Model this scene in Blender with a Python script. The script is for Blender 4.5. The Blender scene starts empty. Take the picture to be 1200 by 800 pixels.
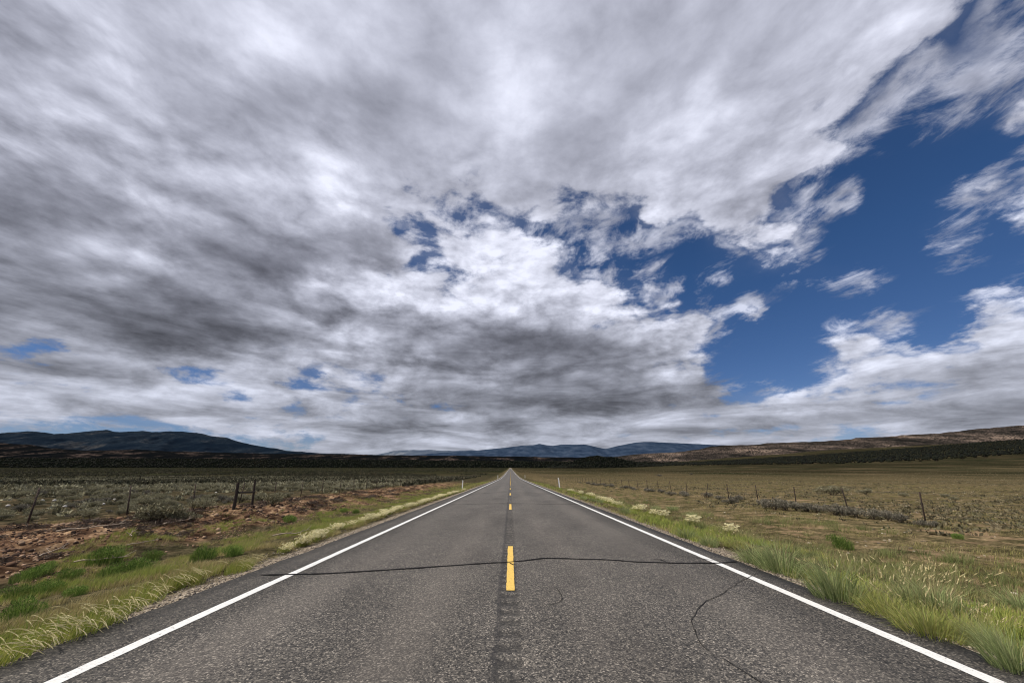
import bpy, math, random
import numpy as np
from mathutils import Vector, Matrix

sc = bpy.context.scene
col = sc.collection
sc.view_settings.view_transform = 'Standard'
sc.view_settings.look = 'None'
sc.view_settings.exposure = 0
sc.view_settings.gamma = 1
sc.render.engine = 'CYCLES'
sc.render.filter_size = 1.1
sc.cycles.pixel_filter_type = 'BLACKMAN_HARRIS'
sc.cycles.filter_width = 1.1
sc.cycles.max_bounces = 6
sc.cycles.diffuse_bounces = 3
sc.cycles.transparent_max_bounces = 4

# ---------------------------------------------------------------- camera
FPX = 415.0                      # focal length in photo pixels (photo 1200 x 800)
TH = math.atan(145.5 / FPX)      # pitch up
YAW = math.radians(0.26)
CAM_H = 1.51
cd = bpy.data.cameras.new('camera'); cam = bpy.data.objects.new('camera', cd); col.objects.link(cam)
cam.location = (0, 0, CAM_H)
cam.rotation_euler = (math.pi / 2 + TH, 0, -YAW)
cd.sensor_width = 36; cd.lens = FPX / 1200 * 36
cd.clip_start = 0.05; cd.clip_end = 120000
sc.camera = cam
# cloud cover (percent) and cloud brightness (0-255) by elevation row, 64 azimuth steps from -72 to 72 degrees
SKY_EL = [0, 1, 2, 3.2, 4.5, 5.8, 7.2, 8.8, 10.5, 12.2, 14, 16, 18, 20, 22.5, 25, 27.5, 30, 33, 36, 39, 42.5, 46, 50, 55, 62, 72]
SKY_ROWS = [
[0,150,0,150,0,150,0,150,0,150,0,150,0,150,0,150,0,150,0,153,0,155,0,157,0,159,1,160,13,160,27,160,38,160,47,160,64,160,82,160,96,160,100,160,100,161,100,163,100,164,100,165,100,165,100,164,100,163,100,162,100,161,100,160,100,160,100,159,100,159,100,157,100,156,100,155,99,155,96,155,91,155,86,155,82,155,80,155,77,155,74,155,72,155,70,155,70,156,70,158,70,160,70,161,70,163,70,165,74,165,79,165,80,165,80,165,80,165,80,165,80,165,80,165,80,165,80,165],
[0,150,0,150,0,150,0,150,0,150,0,150,0,150,0,150,0,150,0,153,0,155,0,157,0,159,2,160,14,160,29,160,39,160,48,160,65,160,83,160,96,160,100,160,100,161,100,163,100,164,100,165,100,165,100,164,100,163,100,162,100,161,100,160,100,160,100,159,100,159,100,157,100,156,100,155,99,155,96,155,91,155,86,155,82,155,80,155,78,155,75,155,72,155,70,155,70,156,70,158,70,160,70,161,70,163,70,165,73,165,79,165,80,165,80,165,80,165,81,164,81,164,82,163,83,162,85,160],
[24,150,15,150,7,150,2,150,0,150,0,150,0,150,0,150,0,150,0,152,0,153,1,155,2,156,5,158,18,158,31,158,39,159,48,158,65,158,83,158,96,158,100,159,100,160,100,162,100,163,100,164,100,164,100,164,100,163,100,161,100,160,100,160,100,160,100,159,100,158,100,157,100,156,100,155,99,155,96,155,92,155,87,155,83,155,80,155,79,154,76,154,73,153,71,152,72,153,72,154,72,156,73,156,75,158,78,160,81,160,85,159,87,158,88,157,89,156,90,155,91,154,92,151,95,145,98,139],
[81,159,61,155,45,152,34,151,29,150,25,150,19,150,13,150,11,150,11,150,7,150,7,150,8,150,11,150,18,151,22,151,27,149,39,145,61,142,81,139,95,134,99,129,100,128,100,132,100,140,100,149,100,153,100,154,100,154,100,153,100,151,100,150,100,150,100,150,100,151,100,151,100,152,100,152,100,152,97,152,94,152,91,152,88,152,87,151,85,149,83,146,80,142,78,139,79,139,79,142,80,144,81,146,85,150,90,152,92,149,93,148,94,146,96,142,98,139,100,135,100,137,100,141,100,148,100,156],
[90,131,90,147,90,158,85,159,73,157,59,155,48,153,40,152,44,151,63,150,68,151,71,155,70,157,62,156,56,155,51,154,51,153,64,150,90,149,100,137,100,123,100,118,100,121,100,129,100,138,100,145,100,147,100,149,100,161,100,168,100,142,100,126,100,126,100,131,100,145,100,149,100,147,100,149,100,149,98,149,96,149,94,148,92,148,91,147,90,145,89,142,87,139,87,138,88,137,90,134,92,127,95,121,97,130,99,118,100,116,100,130,100,139,100,143,100,147,100,153,100,158,100,160,100,162,100,164],
[90,152,90,133,90,127,90,138,90,149,90,157,88,160,81,165,77,171,81,166,82,160,87,159,93,161,94,161,94,160,94,160,94,160,95,156,99,154,100,149,100,138,100,130,100,127,100,130,100,135,100,138,100,139,100,139,100,138,100,135,100,129,100,122,100,122,100,127,100,154,100,150,100,136,100,136,100,135,99,135,99,137,98,140,98,143,98,141,98,137,97,135,97,135,98,136,97,132,97,125,98,121,99,124,99,132,99,139,100,147,100,153,100,156,100,159,100,160,100,162,100,163,100,165,96,169,84,181],
[94,139,91,157,90,152,90,136,90,126,90,130,90,140,90,157,92,158,95,165,93,166,91,167,91,166,92,165,95,166,97,169,97,168,95,162,94,156,95,151,96,148,96,145,97,141,97,138,98,139,99,145,99,152,99,153,100,146,100,137,100,132,100,130,100,130,100,129,100,128,100,126,100,126,100,134,100,144,100,131,100,126,100,130,99,132,98,130,96,129,92,134,87,141,83,148,81,151,83,152,84,155,82,162,82,173,91,186,98,173,98,164,100,162,100,163,100,164,99,166,94,171,85,180,77,185,56,187],
[100,109,97,122,93,142,91,156,90,156,90,144,90,133,90,127,90,138,92,146,94,150,92,156,92,170,82,165,66,166,59,173,73,184,87,187,80,177,61,165,48,158,52,153,60,148,60,143,57,138,59,135,70,131,83,126,92,121,97,117,99,116,100,116,100,116,100,116,100,112,100,107,100,101,100,94,100,88,100,84,100,86,99,95,97,106,94,116,88,124,76,134,62,145,51,156,49,167,53,177,50,178,49,179,61,177,79,173,84,176,88,173,98,167,96,169,89,176,82,183,76,185,60,187,36,189,20,189],
[100,132,100,115,100,110,97,125,94,142,91,154,88,161,55,150,24,137,69,152,92,160,86,160,60,161,31,161,55,162,73,163,79,163,68,164,53,163,50,162,59,161,69,157,72,152,71,147,73,143,78,139,85,135,91,127,95,117,97,109,99,105,100,103,100,103,100,101,100,97,100,93,100,90,100,88,100,88,100,93,99,100,98,108,94,118,87,128,74,128,51,136,23,147,0,158,0,165,2,172,27,175,52,172,68,172,75,176,57,181,48,182,74,181,80,185,73,186,58,187,40,188,22,190,18,185,12,175],
[100,133,100,137,100,122,100,111,99,113,97,126,94,139,93,142,94,140,95,136,96,120,95,120,94,134,93,148,94,156,95,160,95,161,95,164,95,165,93,166,92,166,91,161,91,155,92,149,93,144,93,140,94,137,95,132,96,125,98,119,99,121,100,127,100,127,100,111,100,90,100,83,100,86,100,93,100,99,99,104,97,110,94,118,88,143,78,175,59,149,25,144,0,153,0,161,0,165,0,167,8,169,48,174,73,179,63,182,12,184,3,188,71,191,65,190,40,188,25,190,19,188,15,181,11,172,17,172],
[100,113,100,130,100,140,100,130,100,118,100,109,99,110,98,108,97,100,97,95,98,87,100,78,100,82,99,101,98,119,98,132,97,144,98,155,99,163,100,167,100,169,100,169,100,166,99,157,99,146,99,141,99,137,99,134,99,140,99,139,100,120,100,111,100,111,100,110,100,109,100,108,100,106,100,104,100,103,99,106,96,110,92,116,85,132,76,151,59,145,26,148,0,158,0,164,0,168,0,170,0,175,30,179,57,181,56,183,16,183,0,184,61,203,53,205,19,189,17,184,13,176,10,170,20,173,36,179],
[100,125,100,110,100,124,100,136,100,137,100,127,100,117,100,105,100,97,99,94,99,88,100,80,100,78,100,78,100,83,100,95,65,113,78,133,100,147,100,158,100,165,100,163,100,153,100,148,100,152,100,152,100,134,100,112,100,108,100,114,100,114,100,107,100,107,100,104,100,104,100,103,100,100,100,95,100,88,99,85,97,93,93,113,89,134,82,137,70,154,43,169,8,171,0,171,0,171,0,173,0,177,10,182,27,185,21,185,0,183,0,180,0,184,5,184,12,178,11,172,13,171,25,175,38,179,31,177],
[100,161,100,128,100,108,100,119,100,131,100,139,100,136,100,130,100,123,100,118,100,110,100,104,100,103,100,105,100,109,100,114,100,125,91,137,98,148,100,155,100,159,100,164,100,153,100,134,100,123,100,118,100,113,100,108,100,102,100,95,100,88,100,84,100,84,100,84,100,85,100,87,100,89,100,91,100,94,99,102,97,117,94,134,90,148,85,169,77,179,58,178,30,177,2,177,0,178,0,181,0,184,0,187,0,189,0,188,0,184,0,182,0,181,0,175,10,170,18,173,29,176,40,180,30,177,12,171],
[100,167,100,160,100,131,100,109,100,115,100,124,100,135,100,146,100,142,100,132,100,121,100,113,100,115,100,121,100,125,100,128,100,136,100,146,100,155,100,160,100,158,100,151,99,142,99,131,99,124,99,120,100,117,100,111,100,102,100,93,100,86,100,81,100,81,100,83,100,87,100,93,99,99,99,105,99,111,97,121,94,137,88,155,79,172,74,182,87,186,87,184,40,184,21,185,62,186,0,188,0,190,0,190,18,190,20,189,0,186,0,185,20,182,10,175,25,174,34,178,39,180,28,176,13,171,20,168],
[100,172,100,168,100,164,100,142,100,114,100,93,100,111,100,136,100,144,100,152,100,154,100,134,100,120,100,118,100,120,100,124,100,136,100,152,100,163,100,169,100,171,99,172,98,171,98,170,97,166,97,162,98,156,98,149,99,142,99,136,100,132,100,130,100,130,100,131,99,135,98,140,97,146,96,153,94,161,91,170,83,181,70,189,52,192,32,192,21,190,11,190,3,190,3,190,3,191,6,193,13,194,16,194,9,192,0,190,0,188,0,185,28,182,14,179,38,180,35,178,22,174,10,170,23,168,40,165],
[100,153,100,172,100,169,100,165,100,152,100,130,100,121,100,125,100,135,100,137,100,127,100,115,100,103,100,95,100,86,100,88,100,116,100,158,100,181,100,185,99,187,98,194,97,202,96,207,95,207,95,204,96,199,97,193,98,188,99,183,99,181,100,180,100,180,99,181,98,183,96,187,94,191,92,196,90,200,86,203,72,203,40,199,40,194,41,191,1,190,5,206,15,206,16,192,23,195,45,203,61,207,35,200,3,191,0,187,0,185,0,182,13,182,55,183,64,180,25,173,12,170,25,167,40,165,34,168],
[100,141,100,154,100,172,100,169,100,166,100,166,100,156,100,138,100,120,100,132,100,140,100,133,100,123,100,114,100,108,100,108,100,115,100,127,100,141,100,155,98,170,96,183,93,190,91,194,90,196,89,196,88,197,86,198,89,197,94,195,97,195,99,196,99,196,98,198,96,200,93,202,89,202,86,202,80,200,67,198,41,195,35,192,33,189,22,186,0,184,10,183,18,185,26,191,53,201,89,210,74,204,27,191,0,185,0,182,0,181,0,180,0,178,0,174,0,171,12,169,29,167,40,165,34,168,30,170],
[100,151,100,141,100,154,100,170,100,170,100,168,100,178,100,169,100,160,100,165,100,165,100,156,100,146,100,137,100,131,100,130,100,129,100,126,100,118,99,107,97,102,93,106,87,120,73,142,60,164,60,176,65,185,64,194,68,199,81,199,91,200,94,204,94,204,92,206,88,208,82,209,73,207,57,203,30,199,17,195,21,192,14,189,0,186,0,183,0,181,0,181,20,184,45,188,68,193,71,191,54,184,38,180,35,181,58,191,0,178,0,175,0,172,0,170,0,168,34,166,39,165,34,168,30,170,30,170],
[100,155,100,151,100,141,100,149,100,158,100,166,100,182,100,172,100,169,100,165,100,162,100,157,100,153,100,151,100,154,100,158,100,161,100,160,99,151,97,134,92,123,87,124,85,134,85,153,82,178,81,189,83,186,85,188,87,195,88,204,88,212,87,218,87,218,83,219,74,218,62,215,44,209,28,202,24,196,28,191,31,188,36,185,39,182,37,181,31,180,38,180,58,181,88,179,100,172,100,165,100,169,70,176,21,177,0,175,0,171,0,170,0,169,20,164,37,162,34,165,33,169,30,170,30,170,34,170],
[100,155,100,155,100,152,100,144,100,152,100,163,100,163,100,160,100,157,100,159,100,162,100,161,100,158,100,156,100,161,100,169,100,178,100,185,100,187,98,180,93,173,78,166,57,161,49,160,57,163,63,172,64,179,62,182,62,185,63,190,66,194,67,197,67,197,55,201,35,205,31,199,35,188,30,183,21,180,15,178,14,177,17,176,26,176,100,177,100,178,100,180,100,179,100,176,100,168,100,166,100,174,100,178,100,177,74,174,38,172,26,172,19,169,17,164,19,168,44,174,44,171,30,170,34,170,40,170],
[100,155,100,155,100,155,100,161,100,167,100,176,100,170,100,159,100,150,100,150,100,155,100,158,100,159,100,162,100,168,100,183,100,202,100,206,100,196,99,185,97,177,95,171,93,166,90,163,87,160,83,161,76,161,69,162,65,163,66,165,69,165,73,166,73,166,73,166,69,166,65,167,59,167,56,167,54,168,55,168,59,168,65,170,73,172,83,174,100,177,100,179,100,180,100,179,100,178,100,179,100,180,100,180,100,178,91,177,79,175,66,175,51,175,48,178,31,183,60,180,53,175,35,170,40,170,40,170],
[100,155,100,155,100,160,100,175,100,185,100,192,100,183,100,165,100,157,100,147,100,140,100,137,100,139,100,144,100,151,100,160,100,169,100,175,100,175,100,170,99,162,98,154,97,150,96,151,95,155,94,157,94,158,95,158,95,157,95,156,96,154,96,152,96,152,95,149,94,145,93,144,91,146,90,149,89,153,89,155,91,158,93,163,95,168,97,173,99,176,100,180,100,181,100,180,100,180,100,179,100,179,100,179,100,179,100,176,100,177,100,181,100,185,100,190,100,203,100,194,74,181,51,173,40,170,40,170],
[100,155,100,159,100,172,100,183,100,182,100,175,100,170,100,177,100,178,100,187,100,190,100,179,100,162,100,145,100,136,100,137,100,143,100,148,100,151,100,151,100,151,100,150,100,150,100,151,100,158,100,173,100,184,99,180,99,171,99,167,99,167,99,168,99,168,99,166,99,162,99,156,99,148,99,142,99,139,100,141,100,147,100,159,100,172,100,184,100,191,100,190,100,187,99,195,99,202,98,182,100,172,100,169,100,168,100,170,100,175,100,179,100,180,100,180,100,183,100,184,100,185,71,179,48,172,40,170],
[100,160,100,173,100,184,100,181,100,174,100,168,100,166,100,172,100,181,100,194,100,211,100,219,100,214,100,198,100,180,100,165,100,153,100,143,100,135,100,130,100,131,100,136,100,142,100,146,100,151,100,157,100,164,100,173,100,183,100,192,100,197,100,196,100,196,100,187,100,176,100,164,100,156,100,151,100,151,100,153,100,154,100,157,100,160,100,162,100,164,100,166,100,168,100,169,100,165,100,162,100,161,100,161,100,161,100,164,100,169,100,172,100,175,100,178,100,179,100,181,100,183,100,185,73,180,51,173],
[100,181,100,184,100,178,100,171,100,166,100,168,100,174,100,182,100,190,100,194,100,194,100,192,100,190,100,187,100,185,100,183,100,181,100,180,100,178,100,174,100,169,100,166,100,163,100,162,100,164,100,168,100,175,100,184,100,196,100,208,100,217,100,222,100,222,100,218,100,210,100,202,100,193,100,184,100,177,100,171,100,167,100,166,100,164,100,161,100,157,100,154,100,154,100,155,100,158,100,160,100,161,100,163,100,165,100,167,100,168,100,169,100,172,100,174,100,177,100,178,100,180,100,182,100,184,97,184],
[100,171,100,166,100,167,100,172,100,179,100,186,100,192,100,195,100,193,100,191,100,188,100,185,100,183,100,181,100,180,100,178,100,177,100,174,100,172,100,170,100,168,100,166,100,165,100,165,100,165,100,166,100,168,100,169,100,172,100,175,100,179,100,182,100,182,100,184,100,183,100,179,100,175,100,170,100,165,100,163,100,161,100,160,100,160,100,160,100,160,100,160,100,160,100,160,100,160,100,160,100,160,100,161,100,162,100,164,100,165,100,167,100,168,100,169,100,170,100,173,100,175,100,177,100,178,100,180],
[100,195,100,194,100,193,100,191,100,189,100,187,100,184,100,183,100,181,100,180,100,179,100,178,100,177,100,175,100,173,100,171,100,169,100,168,100,167,100,166,100,165,100,165,100,165,100,165,100,165,100,165,100,165,100,165,100,165,100,165,100,165,100,165,100,165,100,165,100,165,100,164,100,164,100,163,100,163,100,162,100,161,100,161,100,160,100,160,100,160,100,160,100,160,100,160,100,160,100,160,100,160,100,160,100,160,100,160,100,160,100,160,100,161,100,162,100,163,100,164,100,165,100,166,100,167,100,168],
]
# ---------------------------------------------------------------- sky / world
SUN_EL, SUN_AZ = 55.0, -112.0

def build_world():
    w = bpy.data.worlds.new("World"); sc.world = w; w.use_nodes = True
    nt = w.node_tree; nt.nodes.clear(); N = nt.nodes; L = nt.links
    def nd(t, **kw):
        n = N.new(t)
        for k, v in kw.items(): setattr(n, k, v)
        return n
    def val(sock, v):
        if hasattr(v, 'is_output'): L.new(v, sock)
        else: sock.default_value = v
    def m(op, a, b=None, c=None, clamp=False):
        n = nd('ShaderNodeMath', operation=op, use_clamp=clamp)
        val(n.inputs[0], a)
        if b is not None: val(n.inputs[1], b)
        if c is not None: val(n.inputs[2], c)
        return n.outputs[0]
    def comb(x, y, z):
        n = nd('ShaderNodeCombineXYZ')
        val(n.inputs[0], x); val(n.inputs[1], y); val(n.inputs[2], z)
        return n.outputs[0]
    def noise(vec, scale, detail=8, rough=0.55, dist=0.0, lac=2.0):
        n = nd('ShaderNodeTexNoise', noise_dimensions='3D')
        L.new(vec, n.inputs['Vector'])
        n.inputs['Scale'].default_value = scale; n.inputs['Detail'].default_value = detail
        n.inputs['Roughness'].default_value = rough; n.inputs['Distortion'].default_value = dist
        n.inputs['Lacunarity'].default_value = lac
        return n.outputs[0]
    def mix(f, a, b):
        n = nd('ShaderNodeMix', data_type='RGBA')
        val(n.inputs[0], f); val(n.inputs[6], a); val(n.inputs[7], b)
        return n.outputs[2]
    tc = nd('ShaderNodeTexCoord')
    sep = nd('ShaderNodeSeparateXYZ'); L.new(tc.outputs['Generated'], sep.inputs[0])
    X, Y, Z = sep.outputs
    zc = m('MAXIMUM', Z, 0.0)
    inv = m('DIVIDE', 1.0, m('ADD', zc, 0.30))
    px = m('MULTIPLY', X, inv); py = m('MULTIPLY', Y, inv)
    # cloud-plane coordinates, streets of cloud running along the valley
    P = comb(px, py, 0.0)
    P2 = comb(px, m('MULTIPLY', py, 0.8), 7.3)
    PD = comb(X, Y, m('MULTIPLY', Z, 2.0))
    PS = comb(m('ADD', X, -0.02), Y, m('MULTIPLY_ADD', Z, 2.0, 0.05))
    PW = comb(m('MULTIPLY_ADD', py, 0.25, px), m('MULTIPLY', py, 0.68), 15.2)
    az = m('MULTIPLY', m('ARCTAN2', X, Y), 180 / math.pi)
    el = m('MULTIPLY', m('ARCSINE', Z), 180 / math.pi)
    # warp
    wa = m('SUBTRACT', noise(comb(px, py, 3.1), 2.8, 9, 0.66), 0.5)
    we = m('SUBTRACT', noise(comb(px, py, 11.7), 2.8, 9, 0.66), 0.5)
    elf = m('DIVIDE', m('MAXIMUM', el, 0.0), m('ADD', m('MAXIMUM', el, 0.0), 10.0))
    azw = m('MULTIPLY_ADD', m('MULTIPLY', wa, elf), 15.0, az)
    elw = m('MULTIPLY_ADD', m('MULTIPLY', we, elf), 11.0, el)
    fR = m('DIVIDE', azw, 72.0, clamp=True)
    fL = m('DIVIDE', m('ADD', azw, 72.0), 72.0, clamp=True)
    right = m('GREATER_THAN', azw, 0.0)
    prev = None
    for k, row in enumerate(SKY_ROWS):
        outs = []
        for half, fac in ((0, fL), (1, fR)):
            r = nd('ShaderNodeValToRGB'); cr = r.color_ramp; cr.interpolation = 'CARDINAL'
            L.new(fac, r.inputs[0])
            for i in range(32):
                q = (half * 32 + i) * 2
                c, b = row[q] / 100, row[q + 1] / 255
                if i == 0: e = cr.elements[0]; e.position = 0
                elif i == 31: e = cr.elements[-1]; e.position = 1
                else: e = cr.elements.new(i / 31)
                e.color = (c, b, 0, 1)
            outs.append(r.outputs[0])
        o = mix(right, outs[0], outs[1])
        if prev is None: prev = o
        else:
            a, b = SKY_EL[k - 1], SKY_EL[k]
            prev = mix(m('DIVIDE', m('SUBTRACT', elw, a), b - a, clamp=True), prev, o)
    s2 = nd('ShaderNodeSeparateColor'); L.new(prev, s2.inputs[0])
    C0, B0 = s2.outputs[0], s2.outputs[1]
    n_cov = noise(PD, 7.5, 12, 0.58, 0.2)
    n_sh = noise(PS, 7.5, 12, 0.58, 0.2)
    n_wsp = noise(PW, 8.5, 12, 0.66, 0.35)
    n_big = noise(P2, 2.2, 5, 0.5, 0.2)
    n_mid = noise(PD, 4.6, 12, 0.54, 0.5)
    n_fin = noise(PD, 17.0, 8, 0.58, 0.3)
    # coverage
    nlc = m('SUBTRACT', noise(comb(m('MULTIPLY', az, 0.085), m('MULTIPLY', el, 0.34), 9.1), 1.6, 9, 0.6, 0.4), 0.5)
    cv = m('ADD', C0, m('MULTIPLY', m('SUBTRACT', n_cov, 0.5), 2.3))
    lw = nd('ShaderNodeMapRange'); L.new(el, lw.inputs[0]); lw.inputs[1].default_value = 4; lw.inputs[2].default_value = 14; lw.inputs[3].default_value = 1.4; lw.inputs[4].default_value = 0.0
    cv = m('ADD', cv, m('MULTIPLY', nlc, lw.outputs[0]))
    cov = nd('ShaderNodeMapRange', interpolation_type='SMOOTHSTEP')
    L.new(cv, cov.inputs[0]); cov.inputs[1].default_value = 0.32; cov.inputs[2].default_value = 0.74
    full = nd('ShaderNodeMapRange', interpolation_type='SMOOTHSTEP')
    L.new(C0, full.inputs[0]); full.inputs[1].default_value = 0.90; full.inputs[2].default_value = 1.0
    none = nd('ShaderNodeMapRange', interpolation_type='SMOOTHSTEP')
    L.new(C0, none.inputs[0]); none.inputs[1].default_value = 0.02; none.inputs[2].default_value = 0.22
    covv = m('MAXIMUM', m('MULTIPLY', cov.outputs[0], none.outputs[0]), full.outputs[0])
    wsp = nd('ShaderNodeMapRange', interpolation_type='SMOOTHSTEP')
    L.new(m('MULTIPLY_ADD', C0, 0.42, n_wsp), wsp.inputs[0]); wsp.inputs[1].default_value = 0.55; wsp.inputs[2].default_value = 0.78; wsp.inputs[4].default_value = 0.75
    covv = m('MAXIMUM', covv, m('MULTIPLY', wsp.outputs[0], m('MULTIPLY', m('MULTIPLY', C0, 8.0, clamp=True), m('MULTIPLY', m('SUBTRACT', 0.62, C0), 5.0, clamp=True))))
    # thin haze between clouds
    covv = m('MAXIMUM', covv, m('MULTIPLY', m('MULTIPLY', C0, C0), 0.25))
    # brightness (display value), then to linear
    low = nd('ShaderNodeMapRange'); L.new(el, low.inputs[0])
    low.inputs[1].default_value = 4; low.inputs[2].default_value = 26; low.inputs[3].default_value = 1.0; low.inputs[4].default_value = 0.0
    hi = nd('ShaderNodeMapRange'); L.new(el, hi.inputs[0])
    hi.inputs[1].default_value = 22; hi.inputs[2].default_value = 50; hi.inputs[3].default_value = 1.0; hi.inputs[4].default_value = 0.30
    low2 = nd('ShaderNodeMapRange'); L.new(el, low2.inputs[0]); low2.inputs[1].default_value = 3; low2.inputs[2].default_value = 15; low2.inputs[3].default_value = 1.0; low2.inputs[4].default_value = 0.0
    t = m('MULTIPLY', m('SUBTRACT', n_big, 0.5), 0.20)
    t = m('ADD', t, m('MULTIPLY', m('SUBTRACT', n_mid, 0.5), 0.33))
    t = m('ADD', t, m('MULTIPLY', m('SUBTRACT', n_fin, 0.5), 0.11))
    t = m('ADD', t, m('MULTIPLY', m('SUBTRACT', n_cov, n_sh), 0.80))
    bil = m('ABSOLUTE', m('SUBTRACT', noise(comb(m('ADD', X, 5.3), Y, m('MULTIPLY', Z, 2.3)), 6.2, 9, 0.5, 0.3), 0.5))
    t = m('ADD', t, m('MULTIPLY', m('SUBTRACT', bil, 0.085), 0.85))
    t = m('MULTIPLY', t, hi.outputs[0])
    bt = nd('ShaderNodeMapRange'); L.new(B0, bt.inputs[0]); bt.inputs[1].default_value = 0.36; bt.inputs[2].default_value = 0.72; bt.inputs[3].default_value = 0.42; bt.inputs[4].default_value = 1.1
    t = m('MULTIPLY', t, bt.outputs[0])
    t = m('MULTIPLY', t, m('SUBTRACT', 1.0, m('MULTIPLY', low2.outputs[0], 0.72)))
    PL = comb(m('MULTIPLY', az, 0.10), m('MULTIPLY', el, 0.50), 4.4)
    n_low = m('SUBTRACT', noise(PL, 0.8, 9, 0.62, 0.5), 0.5)
    lowm = m('MULTIPLY', low.outputs[0], 0.95)
    t = m('ADD', t, m('MULTIPLY', m('MULTIPLY', n_low, lowm), 1.0))
    b = m('ADD', m('MULTIPLY_ADD', B0, 0.93, 0.128), t)
    b = m('MAXIMUM', b, 0.30)
    b = m('MINIMUM', b, 0.95)
    lin = m('POWER', b, 2.25)
    # greys lean slightly blue-violet, brights neutral
    tintf = m('MULTIPLY', m('SUBTRACT', b, 0.35), 1.8, clamp=True)
    tint = mix(tintf, (0.93, 0.97, 1.22, 1), (0.955, 0.985, 1.15, 1))
    tint = mix(low.outputs[0], tint, (0.93, 0.98, 1.16, 1))
    vm = nd('ShaderNodeVectorMath', operation='SCALE'); L.new(tint, vm.inputs[0]); L.new(m('MULTIPLY', lin, 10.0 * CLOUD_GAIN), vm.inputs[3])
    sky = nd('ShaderNodeTexSky', sky_type='NISHITA'); sky.sun_disc = False
    sky.sun_elevation = math.radians(SUN_EL); sky.sun_rotation = math.radians(SUN_AZ)
    sky.altitude = 1900; sky.air_density = 1.0; sky.dust_density = 0.6; sky.ozone_density = 2.0
    tn = nd('ShaderNodeVectorMath', operation='MULTIPLY'); L.new(sky.outputs[0], tn.inputs[0]); L.new(mix(m('DIVIDE', m('MAXIMUM', el, 0.0), 26.0, clamp=True), (0.42, 0.47, 0.64, 1), SKY_TINT + (1,)), tn.inputs[1])
    fin = mix(covv, tn.outputs[0], vm.outputs[0])
    bg = nd('ShaderNodeBackground'); bg.inputs[1].default_value = 0.10
    L.new(fin, bg.inputs[0])
    o = nd('ShaderNodeOutputWorld'); L.new(bg.outputs[0], o.inputs[0])
    w.cycles.sampling_method = 'MANUAL'; w.cycles.sample_map_resolution = 512
CLOUD_GAIN = 1.06
SKY_TINT = (0.34, 0.54, 0.76)
build_world()
sd = bpy.data.lights.new('sun', 'SUN'); so = bpy.data.objects.new('sun', sd); col.objects.link(so)
sd.energy = 4.6; sd.angle = math.radians(3); sd.color = (1.0, 0.93, 0.82)
a_, e_ = math.radians(SUN_AZ), math.radians(SUN_EL)
so.rotation_euler = Vector((math.sin(a_) * math.cos(e_), math.cos(a_) * math.cos(e_), math.sin(e_))).to_track_quat('Z', 'Y').to_euler()

# ---------------------------------------------------------------- numeric helpers
rng = np.random.default_rng(7)

def vnoise(x, y, seed=0):
    x = np.asarray(x, float); y = np.asarray(y, float)
    xi = np.floor(x).astype(np.int64); yi = np.floor(y).astype(np.int64)
    fx = x - xi; fy = y - yi
    fx = fx * fx * (3 - 2 * fx); fy = fy * fy * (3 - 2 * fy)
    def h(a, b):
        n = (a * 374761393 + b * 668265263 + seed * 974634777) & 0x7fffffff
        n = ((n ^ (n >> 13)) * 1274126177) & 0x7fffffff
        n = n ^ (n >> 16)
        return (n & 0xffff) / 65535.0
    return (h(xi, yi) * (1 - fx) + h(xi + 1, yi) * fx) * (1 - fy) + (h(xi, yi + 1) * (1 - fx) + h(xi + 1, yi + 1) * fx) * fy

def fbm(x, y, octs=4, seed=0, gain=0.5):
    s = 0; a = 1; t = 0
    for k in range(octs):
        s = s + a * vnoise(x * 2 ** k, y * 2 ** k, seed + k); t += a; a *= gain
    return s / t

def sstep(a, b, x):
    t = np.clip((x - a) / (b - a), 0, 1)
    return t * t * (3 - 2 * t)

def road_z(y):
    y = np.asarray(y, float)
    k = 25.0                                   # smooth change of grade at the dip
    s = -0.0221 * y
    soft = k * np.logaddexp(0, (y - 172) / k)
    z = s + (0.0221 - 0.0045) * soft
    soft2 = 60 * np.logaddexp(0, (y - 1250) / 60)
    return z + 0.0045 * soft2

def terrain(x, y):
    x = np.asarray(x, float); y = np.asarray(y, float)
    ax = np.abs(x)
    z = road_z(y)
    bank = -0.10 * sstep(4.1, 4.9, ax) - 0.42 * sstep(4.9, 9.0, ax)
    left = (x < 0)
    bank = bank + np.where(left, 0.22 * sstep(9.5, 14, ax), 0.02 * sstep(10, 16, ax))
    z = z + bank * (1 - sstep(500, 1200, y) * .8)
    off = sstep(4.6, 6.5, ax)
    z = z + off * 0.10 * (fbm(x / 2.3, y / 2.3, 3, 5) - 0.5) * (1 - sstep(60, 120, y))
    z = z + sstep(7, 40, ax) * 0.5 * (fbm(x / 25, y / 25, 3, 9) - 0.5)
    # spoil heaps of bare earth between verge and fence on the left
    dm = np.exp(-((x + 13.2) / 2.6) ** 2) * (1 - sstep(60, 90, y))
    z = z + dm * (0.85 * (fbm(x / 1.5, y / 1.5, 4, 21) - 0.42) + 0.12 * (1 - np.abs(2 * fbm(x / .7, y / .7, 3, 24) - 1)))
    # the valley side rises on the right
    r = np.clip((x - 340) / 1023, 0, 3)
    z = z + 37 * r ** 1.4 * sstep(250, 1000, y)
    z = z - 0.02 * (ax < 4.0)
    return z

def photo_ray(px, py):
    u = (px - 600) / FPX; v = (400 - py) / FPX
    d = Vector((u, math.cos(TH) - v * math.sin(TH), math.sin(TH) + v * math.cos(TH)))
    c, s = math.cos(YAW), math.sin(YAW)
    return Vector((d.x * c + d.y * s, -d.x * s + d.y * c, d.z))

def at(px, py, Y):                               # a far point at distance Y along the road
    d = photo_ray(px, py); t = Y / d.y
    return Vector((d.x * t, Y, CAM_H + d.z * t))

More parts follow.
